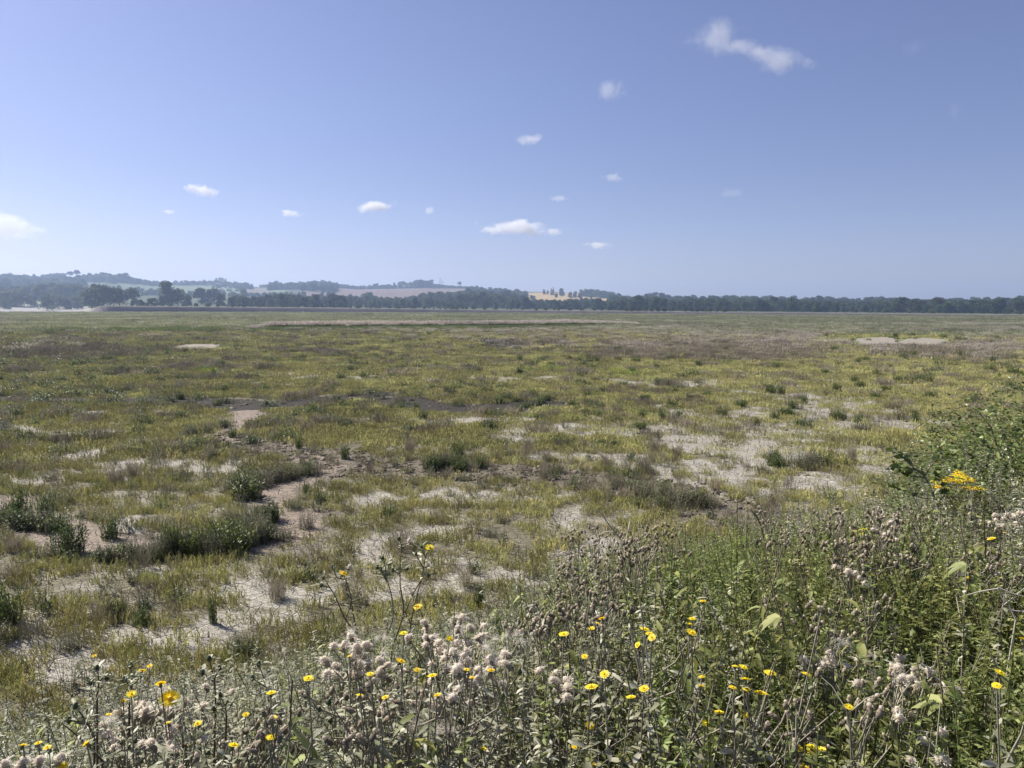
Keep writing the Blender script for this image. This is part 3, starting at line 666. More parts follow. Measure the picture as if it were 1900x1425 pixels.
def turret(px, r, label, w=2.6, h=13):
    x, y = polar(px, r); z0 = float(Z(np.array([x]), np.array([y]))[0]) - .4; t = empty('tower', (x, y, z0)); tag(t, label, 'tower')
    b = MB(); X = w / 2; b.add([(a * X, c * X, z) for z in (0, h) for a, c in ((-1, -1), (1, -1), (1, 1), (-1, 1))], [(0, 1, 5, 4), (1, 2, 6, 5), (2, 3, 7, 6), (3, 0, 4, 7)]); b.build('wall', M_WALLP, t)
    b = MB(); b.add([(a * (X + .2), c * (X + .2), h) for a, c in ((-1, -1), (1, -1), (1, 1), (-1, 1))] + [(0, 0, h + 2.2)], [(0, 1, 4), (1, 2, 4), (2, 3, 4), (3, 0, 4)]); b.build('roof', M_ROOFT, t)
turret(739, 1905, 'slim pale tower beside the pointed conifer on the middle ridge')
M_OAST = plain_mat('brown_brick', (.26, .19, .14))
def oast(px, r, label, h, hc, w):
    x, y = polar(px, r); z0 = float(Z(np.array([x]), np.array([y]))[0]) - .4; t = empty('oast_kiln', (x, y, z0)); tag(t, label, 'kiln tower', 'twin kiln towers on the golden field')
    th = np.linspace(0, 2 * math.pi, 13)[:-1]
    def ring(rr, z): return np.stack([rr * np.cos(th), rr * np.sin(th), 0 * th + z], 1)
    def loft(rs, nm, m):
        b = MB(); k = len(rs); b.add(np.concatenate([ring(a, z) for a, z in rs]), [[i * 12 + j, i * 12 + (j + 1) % 12, (i + 1) * 12 + (j + 1) % 12, (i + 1) * 12 + j] for i in range(k - 1) for j in range(12)]); b.build(nm, m, t)
    loft([(w / 2, 0), (w / 2, h)], 'wall', M_OAST); loft([(w / 2 + .15, h - .1), (w * .14, h + hc * .85)], 'roof', M_OAST); loft([(w * .15, h + hc * .84), (w * .18, h + hc * .95), (.05, h + hc * 1.12)], 'cowl', M_OAST)
oast(1022.5, 1560, 'left and slightly shorter kiln tower of the twin pair', 6, 8.5, 5.2)
oast(1026.2, 1560, 'right and taller kiln tower of the twin pair', 6.5, 9.5, 5.2)
def pylon(px, r, h, label):
    x, y = polar(px, r); z0 = float(Z(np.array([x]), np.array([y]))[0]) - .4; t = empty('pylon', (x, y, z0)); tag(t, label, 'pylon')
    b = MB(); s = h * .11
    for a, c in ((-1, -1), (1, -1), (1, 1), (-1, 1)): tubes(b, np.array([(a * s, c * s, 0), (a * s * .35, c * s * .35, h * .6), (0, 0, h)]), np.array([.18, .14, .1]), 4)
    for k in range(6):
        z = h * k / 7; q = s * (1 - k / 9)
        for a, c in ((-1, -1), (1, 1)): tubes(b, np.array([(a * q, -c * q, z), (-a * q * .85, -c * q * .85, z + h / 7)]), np.array([.08, .08]), 4)
    b.build('mast', M_BARK, t); b = MB()
    for z in (.66, .78, .9): tubes(b, np.array([(-h * .13, 0, h * z), (h * .13, 0, h * z)]), np.array([.12, .12]), 4)
    b.build('crossarm', M_BARK, t)
pylon(817, 1960, 26, 'grey lattice pylon showing faintly above the middle ridge'); pylon(821.5, 2060, 24, 'fainter farther pylon on the middle ridge')

# ================================================================== MARSH PLANTS
M_GLASS_W = plant_mat('glasswort_stems', [(0, (.13, .13, .045)), (.45, (.35, .345, .135)), (1, (.62, .57, .24))], transl=0, rough=.45, rand=.28, hue=.02, noise=.25, nscale=4)
M_DRY = plant_mat('dry_stems', [(0, (.14, .12, .085)), (.6, (.29, .255, .185)), (1, (.48, .43, .33))], transl=0, rough=.8, rand=.22, hue=.015, noise=.15, nscale=3)
M_GREY = plant_mat('purslane_leaves', [(0, (.06, .07, .035)), (.6, (.13, .145, .075)), (1, (.26, .27, .16))], transl=.35, rough=.5, rand=.25, hue=.02)
M_GREEN = plant_mat('aster_leaves', [(0, (.035, .055, .018)), (.6, (.085, .125, .035)), (1, (.19, .24, .075))], transl=.4, rough=.45, rand=.3, hue=.02)
M_BRIGHT = plant_mat('fresh_grass', [(0, (.12, .19, .035)), (1, (.25, .32, .07))], transl=.5, rough=.5, rand=.2)
M_REED = plant_mat('reed_leaves', [(0, (.05, .085, .03)), (.5, (.11, .15, .055)), (1, (.21, .235, .12))], transl=.4, rough=.5, rand=.2, noise=.2, nscale=20)
M_PALE = plant_mat('pale_marsh_grass', [(0, (.13, .15, .075)), (.6, (.22, .235, .135)), (1, (.33, .325, .215))], transl=.4, rough=.6, rand=.25, hue=.01, noise=.35, nscale=25)
M_PANICLE = plant_mat('pink_grass_heads', [(0, (.34, .31, .265)), (1, (.54, .49, .43))], transl=.4, rough=.8, rand=.2, noise=.3, nscale=25)
UPD = np.array([0, 0, 1.0])
def up_dirs(n, spread): return nrm(np.stack([rng.normal(0, spread, n), rng.normal(0, spread, n), np.ones(n)], 1))
def disc(n, r): a = rng.uniform(0, 6.283, n); q = np.sqrt(rng.random(n)) * r; return np.stack([q * np.cos(a), q * np.sin(a), np.full(n, -.02)], 1)
def stems_mesh(name, mat, n, r, h0, h1, w, branches=3, spread=.12, bl=.35):
    """upright jointed stems with short side branches"""
    mb = MB(); P = disc(n, r); D = up_dirs(n, spread); L = rng.uniform(h0, h1, n); a = np.clip(rng.normal(.5, .22, n), 0, 1)
    K = 3; t = np.linspace(0, 1, K); pts = P[:, None] + D[:, None] * (L[:, None] * t)[..., None]; pts[:, 1:] += rng.normal(0, .012, (n, K - 1, 3)) * [1, 1, 0]
    tubes(mb, pts, np.broadcast_to(np.array([w, w, w * .5]) * .5, (n, K)), 3, a)
    if branches:
        ii = np.repeat(np.arange(n), branches); tt = rng.uniform(.25, .75, len(ii)); Pb = P[ii] + D[ii] * (L[ii] * tt)[:, None]
        Db = nrm(D[ii] + rng.normal(0, .38, (len(ii), 3)) * [1, 1, .1]); Lb = L[ii] * rng.uniform(bl * .6, bl * 1.2, len(ii))
        pts = Pb[:, None] + Db[:, None] * (Lb[:, None] * np.array([0, 1]))[..., None]
        tubes(mb, pts, np.broadcast_to(np.array([w, w * .6]) * .45, (len(ii), 2)), 3, np.clip(a[ii] + .12, 0, 1))
    return mb.mesh(name, mat)
def blades_mesh(name, mat, n, r, h0, h1, w, spread=.25, droop=.15, mat2=None, nheads=0):
    mb = MB(); P = disc(n, r); D = up_dirs(n, spread); L = rng.uniform(h0, h1, n)
    leaves(mb, P, D, L, w, np.clip(rng.normal(.5, .25, n), 0, 1), prof=BLADE, droop=droop, N=nrm(rng.normal(size=(n, 3)) * [1, 1, .1]))
    if nheads:
        P = disc(nheads, r); P[:, 2] = rng.uniform(h1 * .8, h1 * 1.1, nheads)
        leaves(mb, P, up_dirs(nheads, .35), h1 * .2, h1 * .05, rng.random(nheads), prof=LEAF, droop=.2, m=1, N=nrm(rng.normal(size=(nheads, 3)) * [1, 1, .1]))
        return mb.mesh(name, [mat, mat2])
    return mb.mesh(name, mat)
def leafy_mesh(name, mats, n, r, h0, h1, per, ll, lw, sw=.005, spread=.2, droop=.3, top_bias=0.0, fold=0.0, up=.35):
    """leafy stems: stem tubes (material 1) carrying small leaves (material 0)"""
    mb = MB(); P = disc(n, r); D = up_dirs(n, spread); L = rng.uniform(h0, h1, n); a = np.clip(rng.normal(.5, .2, n), 0, 1); K = 4
    t = np.linspace(0, 1, K); bend = rng.normal(0, .10, (n, 1, 3)) * [1, 1, 0]
    pts = P[:, None] + D[:, None] * (L[:, None] * t)[..., None] + bend * (t ** 2)[None, :, None] * L[:, None, None]
    tubes(mb, pts, np.broadcast_to(np.linspace(sw, sw * .4, K), (n, K)), 3, .4, m=1)
    ii = np.repeat(np.arange(n), per); tt = rng.random(len(ii)) ** (1 - top_bias) * .88 + .1; fr = tt * (K - 1); k0 = np.minimum(fr.astype(int), K - 2); f = (fr - k0)[:, None]
    Pb = pts[ii, k0] * (1 - f) + pts[ii, k0 + 1] * f; ang = rng.uniform(0, 6.283, len(ii))
    Db = nrm(np.stack([np.cos(ang), np.sin(ang), rng.normal(up, .35, len(ii))], 1)); sz = rng.uniform(.6, 1.2, len(ii)) * (1.15 - .45 * tt)
    leaves(mb, Pb, Db, ll * sz, lw * sz, np.clip(a[ii] + rng.normal(0, .22, len(ii)), 0, 1), droop=droop, fold=fold)
    return mb.mesh(name, mats)

gw = [stems_mesh('glasswort', M_GLASS_W, 26, .17, .07, .17, .0075, 3) for _ in range(4)]
gw_far = [stems_mesh('glasswort', M_GLASS_W, 60, .55, .09, .20, .018, 2, .15) for _ in range(3)]
dry = [stems_mesh('dry_stems', M_DRY, 40, .13, .18, .38, .004, 3, .22, .4) for _ in range(3)]
dry_far = [stems_mesh('dry_stems', M_DRY, 90, .5, .22, .45, .011, 3, .25, .35) for _ in range(3)]
pur = [leafy_mesh('purslane', [M_GREY, M_DRY], 22, .13, .12, .32, 14, .035, .011, .003) for _ in range(3)]
grn = [leafy_mesh('aster', [M_GREEN, M_GREEN], 14, .10, .15, .38, 13, .06, .014, .004, up=.8, droop=.15) for _ in range(3)]
grn_far = [leafy_mesh('aster', [M_GREEN, M_DRY], 26, .35, .2, .5, 12, .11, .04, .008, up=.7) for _ in range(2)]
brg = [blades_mesh('fresh_grass', M_BRIGHT, 90, .3, .08, .2, .012, .35) for _ in range(2)]
reed = [blades_mesh('reeds', M_REED, 110, .7, .9, 1.35, .05, .12, .06, M_PANICLE, 45) for _ in range(3)]
reed_g = [blades_mesh('reeds', M_REED, 140, .7, .7, 1.1, .06, .2, .1) for _ in range(2)]
pale = [blades_mesh('pale_grass', M_PALE, 150, 1.3, .3, .62, .09, .3, .15) for _ in range(3)]
pink = [blades_mesh('pink_grass', M_DRY, 110, .9, .3, .55, .045, .25, .1, M_PANICLE, 80) for _ in range(3)]
def clod_mesh():
    mb = MB()
    for k in range(16):
        p = disc(1, .2)[0]; s = rng.uniform(.012, .045) * (1 if k else 1.5); blob(mb, p + [0, 0, s * .1], (s * rng.uniform(.8, 1.7), s * rng.uniform(.6, 1.2), s * rng.uniform(.3, .9)), rng.random() * .8, 0, 5, 3, .33)
    return mb.mesh('clods', M_CLOD)
M_CLOD = plant_mat('dried_mud_clods', [(0, (.085, .072, .055)), (1, (.23, .20, .16))], transl=0, rough=.9, rand=.2, hue=.005)
clods = [clod_mesh() for _ in range(4)]
gw_sparse = [stems_mesh('glasswort', M_GLASS_W, 7, .16, .05, .14, .006, 2, .2) for _ in range(3)]
litter = [stems_mesh('dead_stems', M_DRY, 9, .2, .04, .16, .004, 2, .9, .5) for _ in range(3)]
ALLC = dict(clod=proto_collection('clod_heap', clods), sparse=proto_collection('sparse_stems', gw_sparse + litter), glasswort=proto_collection('glasswort_clump', gw + gw_far), dry=proto_collection('dry_clump', dry + dry_far), pur=proto_collection('purslane_clump', pur), grn=proto_collection('aster_clump', grn + grn_far), brg=proto_collection('grass_clump', brg),
            reed=proto_collection('reed_clump', reed + reed_g), pale=proto_collection('pale_clump', pale), pink=proto_collection('pink_clump', pink))
HALF = R(41)
def sector(r0, r1, dens):
    n = int(HALF * (r1 * r1 - r0 * r0) * dens); a = rng.uniform(-HALF, HALF, n); r = np.sqrt(rng.uniform(r0 * r0, r1 * r1, n))
    return r * np.sin(a), r * np.cos(a)
acc = {}
def put(key, x, y, keep, s, idx0, nidx, h=1.0, sink=.0, tilt=.08):
    x, y = x[keep], y[keep]; n = len(x)
    if not n: return
    s = (np.broadcast_to(s, keep.shape)[keep]) * rng.uniform(.7, 1.3, n); hh = s * h * rng.uniform(.8, 1.2, n)
    z = Z(x, y) - sink
    acc.setdefault(key, []).append((np.stack([x, y, z], 1), zrot(n, tilt), np.stack([s, s, hh], 1), rng.integers(0, nidx, n) + idx0))
for r0, r1, dens in ((4.5, 12, 26), (12, 22, 20), (22, 40, 11), (40, 75, 4.5), (75, 140, 1.6), (140, 240, .5)):
    x, y = sector(r0, r1, dens); c = covers(x, y); nn = NB[0] * x + NB[1] * y; off = nn > 6.4 + c['n1'] * 1.2; u = rng.random(len(x))
    d, fl = creek_mask(x, y)
    ok = off & (c['floor'] < .25) & (c['mud'] < .3) & (c['pan'] < .6) & (c['dark'] < .5) & (u < np.clip(1.02 - .93 * c['bare'] - np.where(c['clod'] > .5, .97, .55) * c['creek'], 0, 1)) & (u < sstep(.16, .42, c['n2'] + .35 * (c['n1'] - .5)))
    reedy = sstep(118, 150, c['r'])
    gsel = ok & (rng.random(len(x)) > .55 * c['purple']) & (rng.random(len(x)) > reedy)
    far = r0 >= 22
    put('glasswort', x, y, gsel & (rng.random(len(x)) < .95), 1.0 if r0 < 22 else (.75 if r0 < 40 else (1.0 if r0 < 75 else 1.6)), 0 if r0 < 22 else 4, 4 if r0 < 22 else 3, h=(1.0 if r0 < 40 else .9) )
    x, y = sector(r0, min(r1, 60), dens * 1.3) if r0 < 60 else (x[:0], y[:0])
    if len(x):
        c = covers(x, y); nn = NB[0] * x + NB[1] * y; put('sparse', x, y, (nn > 6.6) & (rng.random(len(x)) < .10 + .75 * c['bare']) & (c['floor'] < .3) & (rng.random(len(x)) < sstep(.32, .5, fbm(x * 2.1, y * 2.1, 67, 2))), 1.0 if r0 < 22 else 1.3, 0, 6)
    # dry grey brown stems: scattered thinly everywhere, thick on the purple heath
    x, y = sector(r0, r1, dens * .5); c = covers(x, y); nn = NB[0] * x + NB[1] * y; u = rng.random(len(x))
    pr = (.035 + (.15 + .42 * sstep(35, 60, c['r'])) * c['purple'] * (1 - .5 * sstep(75, 95, c['r'])) + .16 * sstep(.55, .72, c['n1'])) * (1 - c['green']) * (1 - c['pan']) * (1 - .7 * c['bare']) * (1 - .97 * c['creek']) * (1 - c['floor']) * (1 - c['mud'])
    put('dry', x, y, (nn > 6.9) & (u < pr) & (rng.random(len(x)) > sstep(105, 150, c['r']) * .9), 1.0 if r0 < 22 else (.7 if r0 < 40 else (1.0 if r0 < 75 else 1.5)), 0 if r0 < 22 else 3, 3, h=1.0 if r0 < 40 else .85)
    # grey green purslane near, and along the creeks
    if r1 <= 75:
        x, y = sector(r0, r1, dens * .5); c = covers(x, y); d, fl = creek_mask(x, y); nn = NB[0] * x + NB[1] * y; u = rng.random(len(x))
        edge = sstep(.02, .06, d) * (1 - sstep(.12, .25, d))
        put('pur', x, y, (nn > 6.8) & (u < .04 + .10 * sstep(.5, .7, c['n3']) + .35 * edge) & (fl < .3), 1.0 if r0 < 22 else 1.35, 0, 3)
    x, y = sector(r0, r1, dens * .35); c = covers(x, y); nn = NB[0] * x + NB[1] * y; u = rng.random(len(x))
    lft = sstep(600, 100, c['px']) * sstep(560, 640, c['py']) * sstep(820, 700, c['py'])
    put('grn', x, y, (nn > 6.8) & (u < .03 + .08 * lft + .12 * sstep(.62, .75, c['n1'])) & (c['floor'] < .3) & (c['bare'] < .7) & (c['r'] < 150), 1.0 if r0 < 22 else (.8 if r0 < 40 else 1.0), 0 if r0 < 22 else 3, 3 if r0 < 22 else 2, h=.9)
    if r0 >= 12:
        x, y = sector(r0, r1, dens * .8); c = covers(x, y); put('brg', x, y, (rng.random(len(x)) < c['green'] * .9) & (c['creek'] < .3) & (c['mud'] < .3), 1.0 if r0 < 40 else 1.8, 0, 2, h=.8)
x, y = sector(10, 42, 30); c = covers(x, y); nn = NB[0] * x + NB[1] * y
put('clod', x, y, (nn > 7) & (rng.random(len(x)) < c['clod'] * .55 + .012 * c['bare']), np.where(c['r'] < 24, 1.0, 1.3), 0, 4, h=1.0)
put('sparse', x, y, (nn > 7) & (rng.random(len(x)) < c['clod'] * .16), 1.3, 0, 6, h=1.3)
put('dry', x, y, (nn > 7) & (rng.random(len(x)) < c['clod'] * .035), .8, 0, 3, h=1.0)
# pink grey grass of the far heath on the right and in the middle
x, y = sector(70, 240, 1.1); c = covers(x, y); px = c['px']; py = c['py']
pk = np.clip(ell(px, py, [(1400, 640, 420, 30, 1.0), (1800, 655, 260, 20, 1.0), (1850, 610, 200, 16, .7), (1300, 618, 400, 10, .7), (950, 618, 400, 6, .6)]) + (c['n3'] - .5) * .9, 0, 1)
put('pink', x, y, (rng.random(len(x)) < pk * .28) & (c['pan'] < .3) & (c['mud'] < .2) & (c['green'] < .4), 1.0, 0, 3, h=.85)
# the reed line: a tongue of tall reeds with a green face towards the camera
LINE = [(60, 617), (250, 617), (430, 616), (600, 614), (800, 613), (1000, 611), (1150, 606)]
lw_pts = []
for k in range(8000):
    px = rng.uniform(50, 1180); py0 = interp(px, LINE); d0 = at(px, py0)[:2]; u = rng.random(); w = at(px, py0 - 3.4)[:2]; q = d0 + (w - d0) * u + rng.normal(0, .5, 2)
    hgt = interp(px, [(50, .55), (250, .75), (400, .7), (550, .85), (1050, .9), (1180, .45)]) * (1 if px > 520 else (.6 + .7 * vnoise(px / 30., 0, 5)))
    if px < 520 and vnoise(px / 25., 3, 9) < .42: continue
    lw_pts.append((q[0], q[1], u, hgt))
lw = np.array(lw_pts); pos = np.stack([lw[:, 0], lw[:, 1], Z(lw[:, 0], lw[:, 1]) - .1], 1); n = len(lw)
frontgreen = (lw[:, 2] < .45)
acc.setdefault('reed', []).append((pos, zrot(n), np.stack([np.full(n, .8)] * 2 + [lw[:, 3] * rng.uniform(.85, 1.15, n) * np.where(frontgreen, .95, 1.0)], 1), np.where(frontgreen | (lw[:, 0] < -45), 3 + rng.integers(0, 2, n), rng.integers(0, 3, n))))
# pale grass plain out to the river
for r0, r1, dens in ((125, 200, .55), (200, 320, .32), (320, 458, .22)):
    x, y = sector(r0, r1, dens); c = covers(x, y); m = fbm(x / 18, y / 50, 95, 3)
    put('pale', x, y, (rng.random(len(x)) < sstep(118, 150, c['r']) * sstep(.28, .42, m + .1)) & (c['mud'] < .3), 1.0 if r0 < 300 else 1.3, 0, 3, h=.9)
    put('reed', x, y, (rng.random(len(x)) < sstep(118, 150, c['r']) * .07 * sstep(.55, .7, fbm(x / 15, y / 40, 97))), .9, 3, 2, h=.45)
LAB = dict(clod=('mud_clods', 'crumbled dry mud clods along the ditches and creek edges', 'mud clods'), sparse=('sparse_stems', 'sparse glasswort seedlings and dead stalks on the bare mud', 'glasswort'), glasswort=('glasswort', 'low yellow green glasswort carpeting the marsh', 'glasswort'), dry=('dead_stems', 'grey brown dead stems scattered over the marsh', 'dead stems'), pur=('purslane', 'grey green sea purslane along the creeks', 'sea purslane'),
           grn=('aster_leaves', 'dark green leafy plants dotted through the marsh', 'marsh plants'), brg=('bright_grass', 'bright green grass around the far mud pans', 'grass'), reed=('reeds', 'tall reeds in a line across the marsh', 'reeds'),
           pale=('pale_grass', 'pale green grass plain reaching to the river', 'grass'), pink=('pink_grass', 'pinkish grey flowering grass on the far heath', 'grass'))
for k, l in acc.items():
    pos, rot, scl, idx = [np.concatenate([q[i] for q in l]) for i in range(4)]
    print(k, len(pos)); nm, lab, cat = LAB[k]; scatter(nm, ALLC[k], pos, rot, scl, idx, lab, cat)

# ---- bushes one can point to on the marsh
def variants(fn, n): return [fn() for _ in range(n)]
bush_green = variants(lambda: leafy_mesh('foliage', [M_GREEN, M_GREEN], 60, .24, .35, .62, 20, .075, .02, .005, up=.9, droop=.1), 3)
bush_grey = variants(lambda: leafy_mesh('foliage', [M_GREY, M_DRY], 90, .32, .25, .5, 22, .04, .014, .004, up=.6), 3)
bush_dry = variants(lambda: stems_mesh('foliage', M_DRY, 150, .25, .35, .6, .004, 4, .28, .35), 3)
bush_wood = [stems_mesh('stem', M_DRY, 14, .16, .12, .3, .010, 2, .35) for _ in range(2)]
def marsh_bush(kind, px, py, wpx, hpx, label, group=None, name='marsh_bush'):
    p = at(px, py); p[2] = float(Z(p[0:1], p[1:2])[0]) ; dist = np.linalg.norm(p - CAM); me = random.choice(dict(green=bush_green, grey=bush_grey, dry=bush_dry)[kind])
    w0, h0 = dict(green=(.75, .62), grey=(.85, .5), dry=(.75, .62))[kind]
    t = empty(name, (p[0], p[1], p[2] - .03), random.uniform(0, 6.28)); sx = wpx * dist / FPX / w0; t.scale = (sx, sx, hpx * dist / FPX / h0)
    tag(t, label, 'bush', group); link('foliage', me, t); link('stem', random.choice(bush_wood), t); return t
BUSHES = [
    ('green', 130, 1028, 62, 62, 'bright green upright plant on the near creek bank, densest of all'), ('green', 205, 1000, 34, 40, 'green plant standing in the creek beside the bright upright one'),
    ('grey', 225, 1040, 80, 42, 'grey green spreading bush right of the bright upright plant'), ('grey', 300, 1030, 60, 30, 'low grey green bush on the near creek bank'), ('green', 320, 1030, 36, 60, 'tall dark green plant on the near creek bank'),
    ('green', 355, 1032, 46, 52, 'green bush next right of the tall dark bank plant'), ('grey', 395, 1030, 60, 50, 'grey green bush in the middle of the near creek bank'), ('green', 440, 1024, 62, 56, 'dense olive bush on the near bank inside the creek bend'),
    ('grey', 470, 1010, 52, 50, 'shaded bush at the right end of the near creek bank'), ('grey', 478, 985, 50, 40, 'shaded bush overhanging the creek bend'), ('green', 458, 925, 70, 46, 'green bush on the left bank of the narrow creek, above the bend'),
    ('grey', 440, 905, 50, 38, 'grey green bush left of the narrow creek'), ('grey', 495, 895, 60, 36, 'shaded bush on the inside of the upper creek bend'), ('grey', 535, 888, 55, 34, 'bush at the top of the inner creek bend'), ('grey', 570, 882, 38, 24, 'small bush closing the inner creek bend'),
    ('grey', 545, 945, 34, 24, 'small round silvery bush standing on the creek mud'), ('green', 569, 917, 14, 24, 'tiny upright plant on the creek mud'), ('green', 596, 935, 26, 26, 'small olive plant on the right creek shore'), ('grey', 570, 980, 32, 36, 'olive bush on the right shore below the silvery one'),
    ('grey', 530, 1000, 46, 30, 'low bush where the creek leaves the bend'), ('green', 432, 812, 16, 22, 'small dark plant in the upper creek fork'), ('green', 424, 828, 12, 14, 'tiny plant below the fork plant'), ('green', 555, 832, 16, 26, 'dark plant on the pale clod bank, left one'),
    ('green', 640, 852, 18, 30, 'dark plant on the pale clod bank, right one'), ('dry', 760, 842, 22, 34, 'grey dead bush behind the clod bank'), ('grey', 830, 868, 60, 40, 'dark green bush filling the middle creek'), ('green', 850, 850, 30, 34, 'upright bush beside the middle creek'),
    ('grey', 740, 748, 26, 24, 'very dark bush at the left end of the far creek'), ('grey', 1255, 935, 90, 44, 'broad grey shaded bush in the right part of the middle ditch'), ('grey', 1200, 925, 60, 40, 'grey bush left of the broad shaded bush'), ('grey', 1300, 938, 60, 30, 'low end of the broad shaded bush'),
    ('dry', 1010, 890, 20, 34, 'dead stems standing in the ditch'), ('green', 890, 1125, 24, 44, 'dark slender plant alone on the pale mud behind the thistles'), ('green', 40, 965, 30, 60, 'tall dark plant at the left edge beside the creek'), ('green', 20, 970, 34, 44, 'olive plant at the left edge beside the creek'),
    ('green', 85, 960, 30, 40, 'yellow green plant left of the bright upright one'), ('grey', 185, 775, 26, 14, 'small grey bush far left of the creek'), ('green', 34, 775, 18, 20, 'dark plant near the left edge beyond the creek'), ('green', 397, 700, 12, 18, 'vivid dark green shrub standing out in the left heath'),
    ('grey', 910, 1000, 34, 22, 'low olive cushion on the pale mud, centre'), ('grey', 930, 975, 30, 18, 'smaller cushion behind the centre cushion'), ('dry', 515, 1112, 40, 46, 'dry tuft on the pale mud left of the tall oxtongue'), ('green', 395, 1160, 18, 56, 'thin dark upright plant on the pale mud'),
    ('green', 265, 1165, 34, 36, 'olive tuft on the pale streak, left'), ('grey', 130, 1205, 50, 40, 'dark tuft at the pale mud corner'), ('green', 215, 1150, 36, 40, 'dark tuft beside the pale streak'), ('green', 10, 1170, 60, 70, 'fresh green clump at the left edge'),
    ('grey', 450, 1215, 60, 44, 'dark olive tuft near the yellow flowers'), ('green', 1170, 860, 20, 16, 'small dark plant on the right mud'), ('grey', 1490, 870, 60, 34, 'olive bush on the right mud, nearer'), ('green', 1525, 866, 40, 30, 'dark green bush on the right mud, beside the olive one'), ('dry', 1580, 862, 16, 40, 'dark upright stems on the right mud'),
    ('green', 1440, 868, 44, 22, 'green bush at the left of the right mud group'), ('grey', 1600, 800, 40, 22, 'olive hummock plant on the pale right mud'), ('grey', 1672, 778, 34, 22, 'dark hummock plant on the pale right mud, upper'),
]
for i, (k, px, py, w, h, lab) in enumerate(BUSHES): marsh_bush(k, px, py, w * 1.2, h * 1.15, lab)
for n, x0, y0, x1, y1, h, lab, grp in [(16, 300, 1034, 500, 1000, 50, 'olive bush in the thick row along the near creek bank', 'bushes in a row along the near creek bank'), (12, 428, 915, 585, 878, 34, 'shaded bush in the row above the inner creek bend', 'bushes above the inner creek bend'),
        (10, 180, 1040, 300, 1040, 34, 'low olive bush between the bright plant and the bank row', 'low bushes by the bright upright plant'), (9, 790, 872, 900, 868, 34, 'dark bush filling the middle of the long ditch', 'bushes in the middle of the long ditch'), (12, 1130, 900, 1330, 945, 32, 'grey bush along the right end of the long ditch', 'bushes at the right end of the long ditch'),
        (8, 420, 1010, 510, 960, 46, 'dense bush on the left side of the sandy creek bend', 'bushes on the left side of the sandy bend'), (7, 0, 975, 110, 985, 44, 'dark plant in the creek at the left edge', 'plants in the creek at the left edge'), (9, 330, 812, 430, 788, 22, 'green tuft on the upper creek shoulder', 'tufts on the upper creek shoulder')]:
    for i in range(n):
        t = (i + .5) / n; marsh_bush(random.choice(('grey', 'green', 'grey')), x0 + (x1 - x0) * t + random.uniform(-8, 8), y0 + (y1 - y0) * t + random.uniform(-4, 4), h * random.uniform(.9, 1.5), h * random.uniform(.75, 1.15), lab, grp)
for i in range(285):                              # small dark shrubs peppered over the middle distance
    py = 618 + 180 * rng.random() ** 1.6; px = rng.uniform(-10, 1910)
    x, y = at(px, py)[:2]; c = covers(np.array([x]), np.array([y]))
    if c['mud'][0] > .3 or c['floor'][0] > .2: continue
    s = (py - 560) / 200
    marsh_bush('green' if rng.random() < .75 else 'grey', px, py, 7 + 20 * s * rng.uniform(.5, 1.5), 5 + 14 * s * rng.uniform(.6, 1.3), 'small dark green shrub dotting the middle of the marsh', 'small shrubs dotting the marsh', 'marsh_shrub')

# ================================================================== PLANTS ON THE SEA WALL
TOPL = [(-400, 1400), (0, 1345), (100, 1315), (200, 1275), (350, 1245), (480, 1235), (600, 1190), (700, 1165), (900, 1140), (1000, 1085), (1080, 1045), (1150, 1000), (1250, 985), (1400, 960), (1480, 935), (1600, 925), (1700, 900), (1780, 820), (1840, 790), (1900, 770), (2400, 700)]
M_HERB = plant_mat('hoary_leaves', [(0, (.10, .11, .06)), (.5, (.25, .26, .165)), (1, (.60, .59, .48))], transl=.35, rough=.5, spec=.3, rand=.3, hue=.02)
M_HERB2 = plant_mat('olive_leaves', [(0, (.08, .10, .03)), (.5, (.21, .25, .08)), (1, (.44, .47, .20))], transl=.42, rough=.5, spec=.3, rand=.3, hue=.02)
M_DOCK = plant_mat('broad_leaves', [(0, (.04, .07, .02)), (.6, (.09, .14, .035)), (1, (.17, .22, .07))], transl=.45, rough=.35, spec=.5, rand=.2)
M_STALK = plant_mat('pale_stalks', [(0, (.16, .14, .10)), (1, (.34, .32, .25))], transl=0, rough=.7, rand=.25)
M_STALK_D = plant_mat('brown_stalks', [(0, (.09, .07, .05)), (1, (.19, .16, .11))], transl=0, rough=.7, rand=.2)
M_STRAW = plant_mat('straw', [(0, (.36, .32, .21)), (1, (.58, .53, .40))], transl=.3, rough=.6, rand=.15)
M_YEL = plant_mat('yellow_petals', [(0, (.84, .66, .03)), (1, (.95, .84, .08))], transl=.35, rough=.5, rand=.08, hue=.008)
M_ORA = plant_mat('flower_centre', [(0, (.74, .54, .03)), (1, (.86, .68, .05))], transl=0, rough=.7, rand=.1)
M_INV = plant_mat('green_bracts', [(0, (.05, .07, .03)), (1, (.12, .14, .07))], transl=0, rough=.6, rand=.2)
M_FLUFF = plant_mat('thistle_down', [(0, (.56, .49, .39)), (1, (.92, .88, .79))], transl=.45, rough=.9, rand=.06, hue=.004)
M_HEADB = plant_mat('thistle_bracts', [(0, (.10, .082, .055)), (.6, (.19, .16, .115)), (1, (.36, .31, .235))], transl=0, rough=.8, rand=.2, hue=.006)
M_BRAM = plant_mat('bramble_leaves', [(0, (.06, .08, .02)), (.6, (.17, .20, .06)), (1, (.36, .40, .18))], transl=.4, rough=.33, spec=.5, rand=.2)
M_DEAD = plain_mat('bleached_wood', (.42, .38, .34), var=.2, scale=20)

